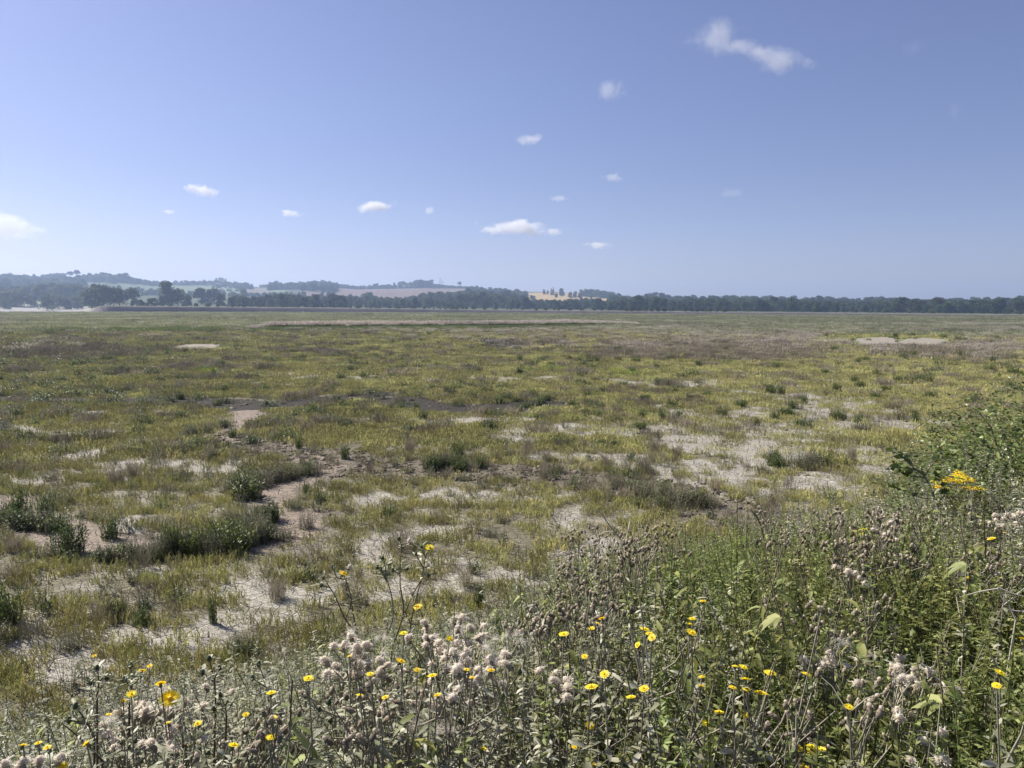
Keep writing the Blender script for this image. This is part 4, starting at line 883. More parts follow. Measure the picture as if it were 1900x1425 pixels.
u_h = [leafy_mesh('hoary', [M_HERB, M_STALK], 11, .19, .5, .8, 88, .028, .0085, .0025, .24, .35, top_bias=.3, up=.45) for _ in range(4)]
u_o = [leafy_mesh('olive', [M_HERB2, M_HERB2], 13, .19, .5, .78, 90, .026, .0078, .0022, .2, .25, top_bias=.3, up=.6) for _ in range(4)]
u_n = [leafy_mesh('nettle', [M_HERB2, M_STALK_D], 6, .15, .5, .78, 34, .075, .022, .004, .12, .75, top_bias=.2, fold=.18, up=.25) for _ in range(2)]
u_s = [stems_mesh('stalks', M_STALK, 7, .14, .5, .85, .0045, 5, .14, .25) for _ in range(2)]
u_g = [blades_mesh('grass', M_STRAW, 14, .1, .5, .95, .005, .22, .25) for _ in range(2)]
UC = proto_collection('undergrowth_plant', u_h + u_o + u_n + u_s + u_g)
def top_allowed(x, y, extra=0.0):
    px, _ = to_px(x, y, 2.0); px = np.nan_to_num(px, nan=950.0); px = np.clip(px, -400, 2400); L = np.interp(px, *np.array(TOPL, float).T) + extra
    v = np.stack([(px - CX) / FPX, -(L - CY) / FPX, -np.ones_like(px)], -1) @ CR.T
    return CAM[2] + v[:, 2] / np.hypot(v[:, 0], v[:, 1]) * np.hypot(x, y)
P_, R_, S_, I_ = [], [], [], []
for r0, r1, dens, hw in ((1.0, 3.2, 110, 1.15), (3.2, 6, 70, 1.0), (6, 11, 36, .9), (11, 22, 12, .85)):
    n = int(hw * (r1 * r1 - r0 * r0) * dens); a = rng.uniform(-hw, hw, n); r = np.sqrt(rng.uniform(r0 * r0, r1 * r1, n)); x, y = r * np.sin(a), r * np.cos(a)
    nn = NB[0] * x + NB[1] * y; z = Z(x, y); top = top_allowed(x, y, rng.normal(10, 10, n))
    h = np.minimum(rng.uniform(.55, 1.05, n) * interp(nn, [(0, .98), (4, .92), (6, .6), (7.5, .35)]), top - z); px, _ = to_px(x, y, 2.0)
    k = (nn < 7.3) & (h > .12) & (r > 1.15) & ~((r < 1.5) & (h > .9))
    x, y, z, h, nn, px = x[k], y[k], z[k], h[k], nn[k], px[k]; n = len(x)
    nz = fbm(x * .9, y * .9, 101, 2) + np.where(px > 1050, .12, -.06); u = rng.random(n)
    idx = np.where(nz > .52, 4 + rng.integers(0, 4, n), rng.integers(0, 4, n)); idx = np.where(u < .10, 8 + rng.integers(0, 2, n), idx); idx = np.where((u > .90), 10 + rng.integers(0, 2, n), idx); idx = np.where(u > .965, 12 + rng.integers(0, 2, n), idx)
    P_.append(np.stack([x, y, z - .02], 1)); R_.append(zrot(n, .12)); sc = np.clip(h / .75, .3, 1.4); S_.append(np.stack([np.clip(sc, .8, 1.1)] * 2 + [sc], 1)); I_.append(idx)
print('undergrowth', sum(len(q) for q in P_))
scatter('undergrowth', UC, np.concatenate(P_), np.concatenate(R_), np.concatenate(S_), np.concatenate(I_), 'tangled grey green undergrowth covering the sea wall slope', 'undergrowth')

def on_ray(px, py, r):
    """point of the slope above which a plant top stands at distance r"""
    d = ray(px, py); t = r / math.hypot(d[0], d[1]); p = CAM + d * t; g = float(Z(p[0:1], p[1:2])[0]); return p[0], p[1], g, p[2] - g
def pick_r(px, py, want=.8, lo=1.5, hi=8.0):
    """nearest distance at which the height above the slope comes closest to the wanted height"""
    rr = np.arange(lo, hi, .15); d = ray(px, py); p = CAM + d * (rr / math.hypot(d[0], d[1]))[:, None]; h = p[:, 2] - Z(p[:, 0], p[:, 1])
    return float(rr[np.argmin(abs(h - want) + .02 * rr + (h < .15) * 9)])

# ---- bristly oxtongue: bracted yellow flower heads on rough branching stems
def flower_mesh(r=.0135):
    mb = MB()
    for k, (n, rr, lift) in enumerate(((17, r, .25), (13, r * .72, .55), (8, r * .42, .9))):
        a = np.arange(n) * 6.283 / n + k; D = np.stack([np.cos(a), np.sin(a), np.full(n, lift)], 1)
        leaves(mb, D * [.0015, .0015, .001], D, rr * rng.uniform(.88, 1.1, n), rr * .30, rng.random(n), prof=((0, .6), (.6, 1), (1, .75)), droop=.15, N=np.cross(D, [0, 0, 1.0]).__abs__() * 0 + np.array([0, 0, 1.0]))
    blob(mb, (0, 0, .003), (r * .25, r * .25, r * .22), .5, 1); blob(mb, (0, 0, -.005), (r * .36, r * .36, r * .5), .5, 2)
    return mb.mesh('flower', [M_YEL, M_ORA, M_INV])
flowers = [flower_mesh() for _ in range(2)]
def bud_mesh():
    mb = MB(); blob(mb, (0, 0, 0), (.0055, .0055, .0085), .4, 0, jit=.05); n = 7; a = np.arange(n) * .9
    leaves(mb, np.zeros((n, 3)) + [0, 0, -.006], np.stack([np.cos(a), np.sin(a), np.full(n, .9)], 1), .014, .005, rng.random(n), droop=.1)
    leaves(mb, np.zeros((5, 3)) + [0, 0, .006], up_dirs(5, .25), .006, .002, 1.0, m=1)
    return mb.mesh('bud', [M_INV, M_FLUFF])
bud = bud_mesh()
def ox_proto():
    """stem ending at (0,0,1) before scaling; returns stem mesh, foliage mesh and bud points"""
    mb = MB(); K = 7; t = np.linspace(0, 1, K); w = np.cumsum(rng.normal(0, .018, (K, 2)), 0); w -= w[-1] * t[:, None]
    sp = np.stack([w[:, 0], w[:, 1], t], 1); sp[-1, :2] = 0; tubes(mb, sp, np.linspace(.0030, .0014, K), 5, .3)
    tips = []; P = []; D = []
    for k in range(random.choice((3, 4, 5))):
        q = rng.uniform(.45, .85); b = np.array([np.interp(q, t, sp[:, j]) for j in range(3)]); a = rng.uniform(0, 6.28); l = rng.uniform(.10, .24); e = b + [math.cos(a) * l * .55, math.sin(a) * l * .55, l * .8]; m = (b + e) / 2 + [math.cos(a) * .02, math.sin(a) * .02, -.01]
        tubes(mb, np.array([b, m, e]), np.array([.0026, .002, .0014]), 4, .4); tips.append(e); P.append(b); D.append([math.cos(a), math.sin(a), .5])
    lf = MB(); n = 26; q = rng.random(n) ** 1.2 * .85; Pb = np.stack([np.interp(q, t, sp[:, j]) for j in range(3)], 1); a = rng.uniform(0, 6.28, n)
    leaves(lf, Pb, np.stack([np.cos(a), np.sin(a), rng.normal(.45, .25, n)], 1), (.11 - .07 * q) * rng.uniform(.7, 1.2, n), (.022 - .011 * q), np.clip(rng.normal(.5, .25, n), 0, 1), droop=.45, fold=.15, wob=.02)
    n = 14; q = rng.uniform(.7, .98, n); Pb = np.stack([np.interp(q, t, sp[:, j]) for j in range(3)], 1); a = rng.uniform(0, 6.28, n)
    leaves(lf, Pb, np.stack([np.cos(a), np.sin(a), rng.normal(.9, .25, n)], 1), .022, .006, rng.random(n), droop=.2)
    return mb.mesh('stem', M_STALK), lf.mesh('foliage', M_HERB), tips
OX = [ox_proto() for _ in range(7)]
def oxtongue(px, py, size=1.0, r=None, label=None, group='bristly oxtongues flowering on the sea wall', tilt=.35):
    r = r or pick_r(px, py, random.uniform(.7, .85)); x, y, g, h = on_ray(px, py, r); st, lf, tips = random.choice(OX)
    t = empty('oxtongue_plant', (x, y, g), random.uniform(0, 6.28)); t.scale = (1, 1, h)
    tag(t, label, 'wildflower', group); link('stem', st, t); link('foliage', lf, t); inv = 1.0 / h
    f = link('flower', random.choice(flowers), t); f.location = (0, 0, 1.0); f.scale = (size, size, size * inv); f.rotation_euler = (random.gauss(0, tilt), random.gauss(0, tilt), random.uniform(0, 6))
    for b in tips[:2]: o = link('bud', bud, t); o.location = b; o.scale = (.85, .85, .85 * inv)
    return t
FLOW = [(175, 1217, 1), (263, 1245, 1), (278, 1236, .9), (298, 1269, 1.1), (244, 1288, 1.1), (229, 1300, .8), (202, 1326, .8), (367, 1343, 1.1), (312, 1342, .8), (503, 1286, 1.1), (572, 1259, 1.1), (456, 1326, .8), (507, 1332, .9), (503, 1368, 1), (433, 1383, 1.2), (344, 1384, .7), (161, 1380, 1.1), (88, 1387, .8), (71, 1379, .8), (43, 1383, .8), (116, 1423, 1),
    (834, 1185, .9), (749, 1175, .9), (743, 1227, 1.2), (649, 1218, .7), (687, 1251, .8), (774, 1243, .7), (802, 1254, 1.1), (865, 1243, .8), (911, 1244, .9), (876, 1258, .7), (811, 1290, .9), (715, 1294, .8), (667, 1290, .8), (1046, 1177, 1.2), (1117, 1148, .9), (1098, 1166, .9), (1109, 1157, .8), (1183, 1197, 1), (1196, 1168, 1.2), (1205, 1176, 1), (1210, 1183, .9),
    (1085, 1218, .8), (1122, 1251, 1.1), (1097, 1275, 1.4), (1171, 1294, 1.1), (1195, 1278, 1.1), (1094, 1346, 1.1), (896, 1390, 1), (1104, 1417, 1.2), (1065, 1386, .7), (1304, 1116, 1.1), (1284, 1148, .9), (1280, 1159, 1), (1283, 1174, 1.2), (1384, 1176, .6), (1364, 1237, .9), (1379, 1238, .9), (1303, 1256, .8), (1383, 1261, 1.1), (1428, 1249, 1.3), (1495, 1251, 1.1), (1300, 1273, 1), (1359, 1276, .9), (1385, 1279, .9), (1411, 1287, 1.5),
    (1334, 1322, 1), (1386, 1328, .7), (1309, 1341, .9), (1575, 1312, .9), (1855, 1248, 1.1), (1849, 1272, .8), (1795, 1073, .9), (1618, 1068, .8), (1840, 1000, 1.5), (1864, 989, .8), (1479, 1387, 1.2), (1506, 1386, 1.1), (1526, 1392, .9), (1492, 1424, .9), (1897, 1186, .9)]
def zone_word(px, py):
    a = 'left' if px < 600 else ('middle' if px < 1250 else 'right'); b = 'lower' if py > 1290 else ('middle' if py > 1180 else 'upper')
    return b, a
gcount = {}
for px, py, s in FLOW:
    b, a = zone_word(px, py)
    oxtongue(px, py, s * .66, label='bristly oxtongue with a yellow flower in the %s %s of the flowering slope' % (b, a), group='oxtongues of the %s %s slope' % (b, a))
oxtongue(314, 1296, 1.5, r=1.75, label='bristly oxtongue with the largest yellow flower, at the lower left')
oxtongue(1514, 1395, 1.2, label='bristly oxtongue with the flower just below the close pair at the bottom right')

# ---- creeping thistles gone to seed
def seedhead_mesh(fluffy):
    mb = MB()
    blob(mb, (0, 0, 0), (.0055, .0055, .0078), rng.random(), 0, 7, 5, .06); n = 12; a = np.arange(n) * 2.4
    leaves(mb, np.stack([np.cos(a) * .004, np.sin(a) * .004, np.linspace(-.006, .005, n)], 1), np.stack([np.cos(a), np.sin(a), np.full(n, 1.1)], 1), .006, .002, rng.random(n), prof=BLADE, droop=0)
    if fluffy:
        n = 130; D = sph(n); D[:, 2] = np.abs(D[:, 2]) * 1.2 - .05; leaves(mb, np.zeros((n, 3)) + [0, 0, .006], D, rng.uniform(.008, .0135, n), .0016, rng.uniform(.2, 1, n), prof=((0, .5), (.7, 1), (1, .5)), droop=.1, m=1, N=nrm(rng.normal(size=(n, 3))))
        n = 12; D = sph(n); D[:, 2] = np.abs(D[:, 2]); D += np.array([.5, .1, .3]); leaves(mb, np.zeros((n, 3)) + [0, 0, .01], D, rng.uniform(.014, .030, n), .0007, 1.0, prof=((0, 1), (.5, 1), (1, .6)), droop=.3, m=1, N=nrm(rng.normal(size=(n, 3))))
        blob(mb, (0, 0, .010), (.0075, .0075, .0065), .5, 1, jit=.12)
    else:
        blob(mb, (0, 0, .0095), (.0042, .0042, .004), .2, 1, 6, 4, .1)
    return mb.mesh('seed_head', [M_HEADB, M_FLUFF])
HEADF = [seedhead_mesh(True) for _ in range(3)]; HEADB = [seedhead_mesh(False) for _ in range(2)]
def thistle_proto(nh, merged):
    mb = MB(); K = 6; t = np.linspace(0, 1, K); w = np.cumsum(rng.normal(0, .02, (K, 2)), 0); w -= w[-1] * t[:, None]; sp = np.stack([w[:, 0], w[:, 1], t * .93], 1); tubes(mb, sp, np.linspace(.0028, .0016, K), 5, .4)
    tips = []
    for k in range(nh):
        q = rng.uniform(.72, 1.0); b = np.array([np.interp(q, t, sp[:, j]) for j in range(3)]); a = rng.uniform(0, 6.28); l = rng.uniform(.02, .075) * (1 if k else .3)
        e = b + [math.cos(a) * l, math.sin(a) * l, (1 - q) * .75 + rng.uniform(.01, .06)]; tubes(mb, np.array([b, (b + e) / 2 + [0, 0, .012], e]), np.array([.0018, .0015, .0012]), 3, .5); tips.append(e)
    lf = MB(); n = 40; q = rng.random(n) * .85 + .05; Pb = np.stack([np.interp(q, t, sp[:, j]) for j in range(3)], 1); a = rng.uniform(0, 6.28, n)
    leaves(lf, Pb, np.stack([np.cos(a), np.sin(a), rng.normal(.5, .3, n)], 1), (.09 - .05 * q) * rng.uniform(.7, 1.2, n), .014 - .007 * q, np.clip(rng.normal(.5, .25, n), 0, 1), droop=.5, fold=.2, wob=.04)
    hd = None
    if merged:
        hm_ = MB()
        for e in tips:
            n = 6; a = rng.uniform(0, 6.28, n); blob(hm_, e, (.0058, .0058, .0100), rng.random(), 0, 6, 4, .05); blob(hm_, e + np.array([0, 0, .0095]), (.0050, .0050, .0045), rng.random() * .6, 1, 6, 3, .15)
        hd = hm_.mesh('seed_heads', [M_HEADB, M_FLUFF])
    return mb.mesh('stem', M_STALK), lf.mesh('foliage', M_HERB), tips, hd
TH_F = [thistle_proto(random.choice((4, 5, 6)), False) for _ in range(6)]; TH_B = [thistle_proto(random.choice((6, 7, 8, 9)), False) for _ in range(6)]
def thistle(px, py, fluffy, label, group, want=None, size=1.0, r=None):
    r = r or pick_r(px, py, want or random.uniform(.68, .8)); x, y, g, h = on_ray(px, py, r); st, lf, tips, hd = random.choice(TH_F if fluffy else TH_B)
    t = empty('creeping_thistle', (x, y, g), random.uniform(0, 6.28)); t.scale = (1, 1, h); tag(t, label, 'thistle', group); link('stem', st, t); link('foliage', lf, t)
    if hd is not None: link('seed_head', hd, t)
    else:
        for e in tips:
            o = link('seed_head', random.choice(HEADF if fluffy else HEADB), t); o.location = e; s = size * random.uniform(.75, 1.2); o.scale = (s, s, s / h); o.rotation_euler = (random.gauss(0, .35), random.gauss(0, .35), 0)
    return t
FLUFFY = [(809, 1152, 10, 2), (863, 1150, 22, 2), (880, 1160, 14, 1), (856, 1180, 20, 1), (876, 1209, 16, 1), (819, 1195, 16, 1), (897, 1216, 16, 1), (935, 1200, 20, 1), (962, 1199, 8, 1), (829, 1241, 14, 1), (1031, 1238, 8, 1), (822, 1268, 10, 1), (655, 1192, 16, 2), (632, 1212, 14, 1), (695, 1219, 16, 1), (718, 1209, 16, 1),
    (189, 1333, 14, 1), (262, 1292, 18, 2), (20, 1392, 12, 1), (327, 1347, 14, 1), (370, 1281, 10, 1), (1570, 1037, 14, 1), (1553, 1192, 10, 1), (1698, 1212, 12, 1), (1664, 1246, 12, 1), (1708, 1243, 10, 1), (1664, 1303, 14, 1), (1715, 1388, 12, 1), (1858, 950, 14, 2), (1885, 938, 10, 1), (1635, 966, 8, 1), (1660, 975, 6, 1)]
for px, py, sp, n in FLUFFY:
    for k in range(n):
        w = 'in the tan cluster at the centre' if 780 < px < 990 else ('in the tan cluster left of the centre' if 600 < px < 750 else ('low on the left of the slope' if px < 500 else ('at the right edge' if px > 1800 else 'on the right of the slope')))
        thistle(px + random.uniform(-sp, sp), py + random.uniform(-sp * .4, sp * .4), True, 'creeping thistle with burst downy tan seed heads %s' % w, 'downy thistles %s' % w, size=1.12)
BROWN = [(1050, 1250, 965, 1010, 20, 'along the far edge of the slope'), (950, 1090, 1100, 1165, 9, 'behind the tan cluster'), (1040, 1190, 1020, 1120, 15, 'left of the green middle slope'), (1630, 1750, 930, 965, 12, 'below the sapling'), (1420, 1640, 935, 1000, 20, 'on the far right slope'), (1560, 1800, 960, 1040, 16, 'right of the sapling foot'),
    (600, 780, 1230, 1330, 6, 'under the left tan cluster'), (250, 560, 1290, 1420, 8, 'at the lower left'), (1380, 1700, 1020, 1130, 10, 'on the upper right slope'), (1450, 1750, 1160, 1400, 7, 'on the lower right slope'), (1780, 1900, 960, 1050, 7, 'near the right edge')]
for x0, x1, y0, y1, n, w in BROWN:
    for k in range(n): thistle(random.uniform(x0, x1), random.uniform(y0, y1), False, 'creeping thistle with small closed grey brown heads %s' % w, 'closed thistles %s' % w)

# ---- plants with a traced shape
def pt(px, py, r):
    d = ray(px, py); return CAM + d * (r / math.hypot(d[0], d[1]))
def traced(name, label, cat, r, base, strokes, radius, mat, group=None):
    """strokes: lists of (px,py[,dr]) from base to tip at distance r; returns root, tips and stem points (local)"""
    p0 = pt(*base, r); g = float(Z(p0[0:1], p0[1:2])[0]); root = empty(name, (p0[0], p0[1], g)); tag(root, label, cat, group); o = np.array([p0[0], p0[1], g])
    mb = MB(); tips = []; allp = []
    tubes(mb, np.array([[-.14, .12, -.03], (p0 - o) * .35 + [-.07, .05, 0], (p0 - o) * .7 + [-.015, .01, 0], p0 - o]), np.array([1.1, 1.05, 1.0, .95]) * radius, 6, .3)
    for i, s in enumerate(strokes):
        q = np.array([pt(a[0], a[1], r + (a[2] if len(a) > 2 else 0)) for a in s]) - o
        n = max(6, len(q) * 3); tt = np.linspace(0, len(q) - 1, n); Q = np.stack([np.interp(tt, np.arange(len(q)), q[:, j]) for j in range(3)], 1)
        if n > 4: Q[1:-1] = (Q[:-2] + 2 * Q[1:-1] + Q[2:]) / 4
        tubes(mb, Q, np.linspace(radius * (.95 if i == 0 else .75), radius * .4, n), 5, .4); tips.append(Q[-1]); allp.append(Q)
    mb.build('stem', mat, root, smooth=True); return root, tips, allp
def dress_ox(root, tips, allp, flower_tips, fluff_tips=()):
    for i, e in enumerate(tips):
        if i in flower_tips: f = link('flower', flowers[0], root); f.location = e; f.scale = (1.15,) * 3; f.rotation_euler = (.35, .2, i)
        elif i in fluff_tips: f = link('seed_head', HEADF[i % 3], root); f.location = e; f.scale = (1.1,) * 3; f.rotation_euler = (0, .7, 0)
        else: f = link('bud', bud, root); f.location = e; f.scale = (1.0,) * 3
    lf = MB()
    for Q in allp:
        n = 9; k = rng.integers(1, len(Q), n); a = rng.uniform(0, 6.28, n)
        leaves(lf, Q[k], np.stack([np.cos(a), np.sin(a), rng.normal(.7, .3, n)], 1), rng.uniform(.015, .045, n), .009, rng.random(n), droop=.35, fold=.15)
        n = 6; P = Q[-1] + rng.normal(0, .004, (n, 3)) - [0, 0, .006]; leaves(lf, P, up_dirs(n, .6), .018, .006, rng.random(n), droop=.2)
    lf.build('foliage', M_HERB, root)
G3 = 'tall oxtongues standing above the slope'
a = traced('oxtongue_plant', 'tall dark stemmed oxtongue, left of the three, with one yellow flower and white down', 'wildflower', 2.75, (664, 1178), [[(664, 1178), (640, 1150), (622, 1105), (600, 1072)], [(664, 1178), (655, 1140), (650, 1100), (637, 1064, -.03)], [(640, 1150), (652, 1120, .05), (640, 1090, .05), (646, 1056, .04)], [(612, 1090), (596, 1086, -.03)], [(640, 1075), (624, 1072, .02), (618, 1052, .03)]], .0035, M_STALK_D, G3)
dress_ox(*a, (1,), (2,))
a = traced('oxtongue_plant', 'tall oxtongue with a forked stem reaching highest against the marsh, middle of the three', 'wildflower', 2.7, (728, 1200), [[(728, 1200), (752, 1135), (742, 1090), (742, 1040), (746, 1016), (741, 1000)], [(752, 1135), (765, 1105), (780, 1078), (795, 1068, .03)], [(746, 1018), (756, 1008, .02)], [(742, 1065), (728, 1058, -.03)], [(742, 1060), (756, 1054, .02)], [(752, 1135), (762, 1160), (790, 1155), (776, 1126, .03)]], .0035, M_STALK_D, G3)
dress_ox(*a, (5,), (2,))
a = traced('oxtongue_plant', 'tall oxtongue with pale leaning stem and buds, in front of the forked one', 'wildflower', 2.6, (712, 1190), [[(712, 1190), (730, 1150), (728, 1110), (718, 1075), (706, 1055)], [(716, 1072), (715, 1050), (710, 1036)], [(716, 1068), (722, 1045, .03)], [(718, 1080), (708, 1062), (700, 1052, -.02)]], .0033, M_STALK, G3)
dress_ox(*a, (), (2,))
a = traced('oxtongue_plant', 'oxtongue with a yellow flower above white down, right of the three tall ones', 'wildflower', 2.75, (760, 1200), [[(760, 1200), (762, 1150), (775, 1100), (785, 1060), (790, 1030), (797, 1016)], [(786, 1055), (776, 1036), (772, 1028)], [(780, 1078), (789, 1064), (790, 1052, .03)], [(790, 1035), (784, 1022), (782, 1014, .02)]], .0032, M_STALK_D, G3)
dress_ox(*a, (0,), (2,))
for i, (bx, by, tx, ty) in enumerate([(400, 1300, 388, 1222), (420, 1330, 408, 1290), (180, 1290, 180, 1240), (240, 1310, 243, 1235), (175, 1370, 140, 1310), (500, 1310, 480, 1232)]):
    a = traced('oxtongue_plant', ['bare stalk with a dark bud rising against the mud right of the yellow pair', 'shorter bud stalk beside the bare one', 'thin bud stalk at the left under the highest left flower', 'bud stalk just left of the yellow pair', 'leaning brown stalk with a closed head at the far lower left', 'leaning stalk with small buds left of the tan cluster'][i], 'wildflower', 1.95, (bx, by),
               [[(bx, by), ((bx + tx) / 2 + 4, (by + ty) / 2), (tx, ty)], [((bx + tx) / 2 + 4, (by + ty) / 2), (tx + 14, (ty + by) / 2 - 12), (tx + 18, ty + 18, .04)], [((bx + tx) / 2 + 3, (by + ty) / 2 + 4), (tx - 12, ty + 26, -.03)]], .0026, M_STALK_D)
    dress_ox(*a, (), ())

# sapling with broad pale leaves, ragwort, bramble, dead twigs
def broadleaves(root, allp, mat, n, L, W, name='foliage', tipn=6):
    lf = MB()
    for Q in allp:
        k = rng.integers(max(1, len(Q) // 3), len(Q), n); a = rng.uniform(0, 6.28, n)
        leaves(lf, Q[k], np.stack([np.cos(a), np.sin(a), rng.normal(.45, .4, n)], 1), rng.uniform(.6, 1.2, n) * L, W, np.clip(rng.normal(.5, .3, n), 0, 1), prof=((0, .15), (.25, .9), (.5, 1), (.8, .55), (1, .05)), droop=.35, fold=.12, N=nrm(rng.normal(0, .6, (n, 3)) + [0, -.3, .8]))
        leaves(lf, Q[-1] + rng.normal(0, .008, (tipn, 3)), up_dirs(tipn, .8), L * .7, W * .6, rng.random(tipn), droop=.3, fold=.1)
    lf.build(name, mat, root)
a = traced('sapling', 'leaning sapling with dark stem and rounded pale green leaves', 'sapling', 4.2, (1752, 965), [[(1752, 965), (1735, 925), (1718, 885), (1695, 868), (1672, 845), (1658, 838)], [(1716, 884), (1725, 865), (1745, 850), (1764, 842, .05)], [(1735, 928), (1705, 922), (1670, 908), (1648, 902, -.05)], [(1732, 920), (1733, 890, .05), (1735, 862, .08)], [(1700, 872), (1678, 872), (1664, 862, .04)], [(1716, 886), (1690, 884), (1668, 872, -.06)], [(1740, 935), (1755, 915), (1752, 900, .05)]], .0055, M_STALK_D)
broadleaves(a[0], a[2], M_BRAM, 13, .042, .028, tipn=6)
def ragwort(r, base, tips_px, label, fs=1.0):
    a = traced('ragwort', label, 'wildflower', r, base, [[base, ((base[0] + x) / 2, (base[1] + y) / 2 + 4), (x, y, random.uniform(-.12, .12))] for x, y in tips_px], .004, M_STALK)
    lf = MB(); 
    for Q in a[2]:
        n = 12; k = rng.integers(1, len(Q), n); an = rng.uniform(0, 6.28, n); leaves(lf, Q[k], np.stack([np.cos(an), np.sin(an), rng.normal(.6, .3, n)], 1), .05, .012, rng.random(n), droop=.3, wob=.06)
    lf.build('foliage', M_HERB2, a[0])
    fm = MB()
    for k in range(16):
        an = k * 2.4; q = .0055 * math.sqrt(k); c = np.array([math.cos(an) * q * 1.6, math.sin(an) * q * 1.6, -q * .25 + rng.normal(0, .002)]); n = 8; al = np.arange(n) * .785
        leaves(fm, np.repeat(c[None], n, 0), np.stack([np.cos(al), np.sin(al), np.full(n, .15)], 1), .0085, .004, rng.random(n), prof=((0, .6), (.6, 1), (1, .6)), droop=.1); blob(fm, c + [0, 0, .001], (.0035, .0035, .002), .5, 1, 6, 3)
    me = fm.mesh('flower', [M_YEL, M_ORA])
    for e in a[1]: o = link('flower', me, a[0]); o.location = e; o.rotation_euler = (random.gauss(0, .2), random.gauss(0, .2), random.uniform(0, 6)); s = fs * random.uniform(.85, 1.2); o.scale = (s, s, s)
ragwort(4.4, (1798, 985), [(1745, 893), (1757, 890), (1770, 889), (1779, 881), (1786, 887), (1790, 893), (1796, 886), (1802, 890), (1742, 904), (1748, 902), (1797, 903), (1806, 906), (1812, 905), (1782, 878), (1820, 906), (1775, 893)], 'ragwort with flat golden yellow flower clusters beside the sapling')
ragwort(3.0, (1615, 1080), [(1588, 985), (1602, 981), (1595, 990)], 'small yellow flowering plant on the right slope below the sapling', .42)
def bramble(px, py, r, w, h, label, n_can=16, per=26):
    x, y, g, hh = on_ray(px, py, r); root = empty('bramble_bush', (x, y, g)); tag(root, label, 'bush'); mb = MB(); lf = MB()
    for k in range(n_can):
        a = rng.uniform(0, 6.28); l = rng.uniform(.5, 1) * w; top = h * rng.uniform(.7, 1.15) * (1 - .35 * (l / w) ** 2)
        t = np.linspace(0, 1, 9); Q = np.stack([np.cos(a) * l * t ** 1.3, np.sin(a) * l * t ** 1.3, top * np.sin(t * 2.1) / .95], 1) + np.cumsum(rng.normal(0, .012, (9, 3)), 0); tubes(mb, Q, np.linspace(.006, .002, 9), 4, .3)
        k2 = rng.integers(2, 9, per); P = Q[k2] + rng.normal(0, .05, (per, 3)); an = rng.uniform(0, 6.28, per)
        for j in range(3): leaves(lf, P, np.stack([np.cos(an + (j - 1) * .9), np.sin(an + (j - 1) * .9), rng.normal(.35, .3, per)], 1), rng.uniform(.02, .038, per), .018, np.clip(rng.normal(.45, .3, per), 0, 1), prof=((0, .2), (.3, .95), (.6, .9), (1, .05)), droop=.35, fold=.12)
    n = int(4200 * w * h / .5); d = sph(n); d[:, 2] = abs(d[:, 2]); q = rng.uniform(.45, 1.05, n) ** .6; bump = .8 + .45 * fbm(d[:, 0] * 2 + 5, d[:, 1] * 2 + d[:, 2] * 2, int(px)); P = d * (q * bump)[:, None] * [w, w, h] + [0, 0, .02]
    an = rng.uniform(0, 6.28, n); leaves(lf, P, np.stack([np.cos(an), np.sin(an), rng.normal(.35, .3, n)], 1), rng.uniform(.018, .036, n), .017, np.clip(rng.normal(.5, .3, n), 0, 1), prof=((0, .2), (.3, .95), (.6, .9), (1, .05)), droop=.35, fold=.12, N=nrm(rng.normal(0, .6, (n, 3)) + [0, -.2, .8]))
    mb.build('stem', M_STALK_D, root); lf.build('foliage', M_BRAM, root); return root
bramble(1925, 775, 5.6, .85, 1.15, 'dense bramble bush at the right edge of the picture', 26, 34)
bramble(1872, 828, 5.2, .6, .9, 'lower bramble bush left of the dense one, dark below', 20, 30)
bramble(1900, 890, 4.6, .5, .65, 'nearer bramble bush with larger leaves at the right edge', 18, 26)
bramble(1862, 790, 8.5, 1.1, .95, 'olive scrubby bush behind the brambles at the right', 22, 34)
bramble(1822, 808, 9.5, .9, .75, 'low olive scrub at the far end of the right thicket', 18, 30)
def dead(label, r, base, strokes, rad=.0028, mat=None): return traced('dead_branch', label, 'dead branch', r, base, strokes, rad, mat or M_DEAD)
dead('bleached forked twig standing out of the brown thistles', 3.6, (1168, 1022), [[(1168, 1022), (1150, 998), (1128, 972), (1116, 952), (1104, 945)], [(1142, 987), (1125, 986), (1110, 993, .1)], [(1160, 1010), (1166, 985), (1168, 968, .08)]], .0048)
dead('thin bleached stems lying crosswise at the right edge, upper', 2.1, (1885, 1150), [[(1885, 1150), (1870, 1118), (1852, 1090)], [(1852, 1092), (1820, 1097), (1780, 1108)], [(1852, 1090), (1875, 1100), (1905, 1108)], [(1860, 1125), (1890, 1100), (1910, 1085, .05)], [(1905, 1135), (1870, 1132), (1850, 1135, .05)]], .0022)
dead('tall pale stalk arching in the lower right of the slope', 2.3, (1722, 1350), [[(1722, 1350), (1716, 1260), (1708, 1195), (1702, 1182)], [(1715, 1250), (1712, 1215, .03)]], .0025)
dead('curved pale dead stalk at the bottom beside the yellow flower', 1.9, (995, 1425), [[(995, 1425), (1000, 1385), (1014, 1345), (1022, 1330)]], .0028)
dead('dark curved dry stem rising at the edge of the right slope', 4.6, (1420, 1010), [[(1420, 1010), (1412, 975), (1402, 955), (1392, 945)], [(1414, 980), (1404, 968, .04)]], .006, M_STALK_D)
dead('long leaning straw stalk at the lower left', 1.9, (250, 1420), [[(250, 1420), (300, 1380), (340, 1350)]], .0022)
dead('leaning brown stalk with a red tinted base at the bottom left', 1.8, (190, 1412), [[(190, 1412), (165, 1385), (135, 1358), (118, 1345)]], .0026, M_STALK_D)
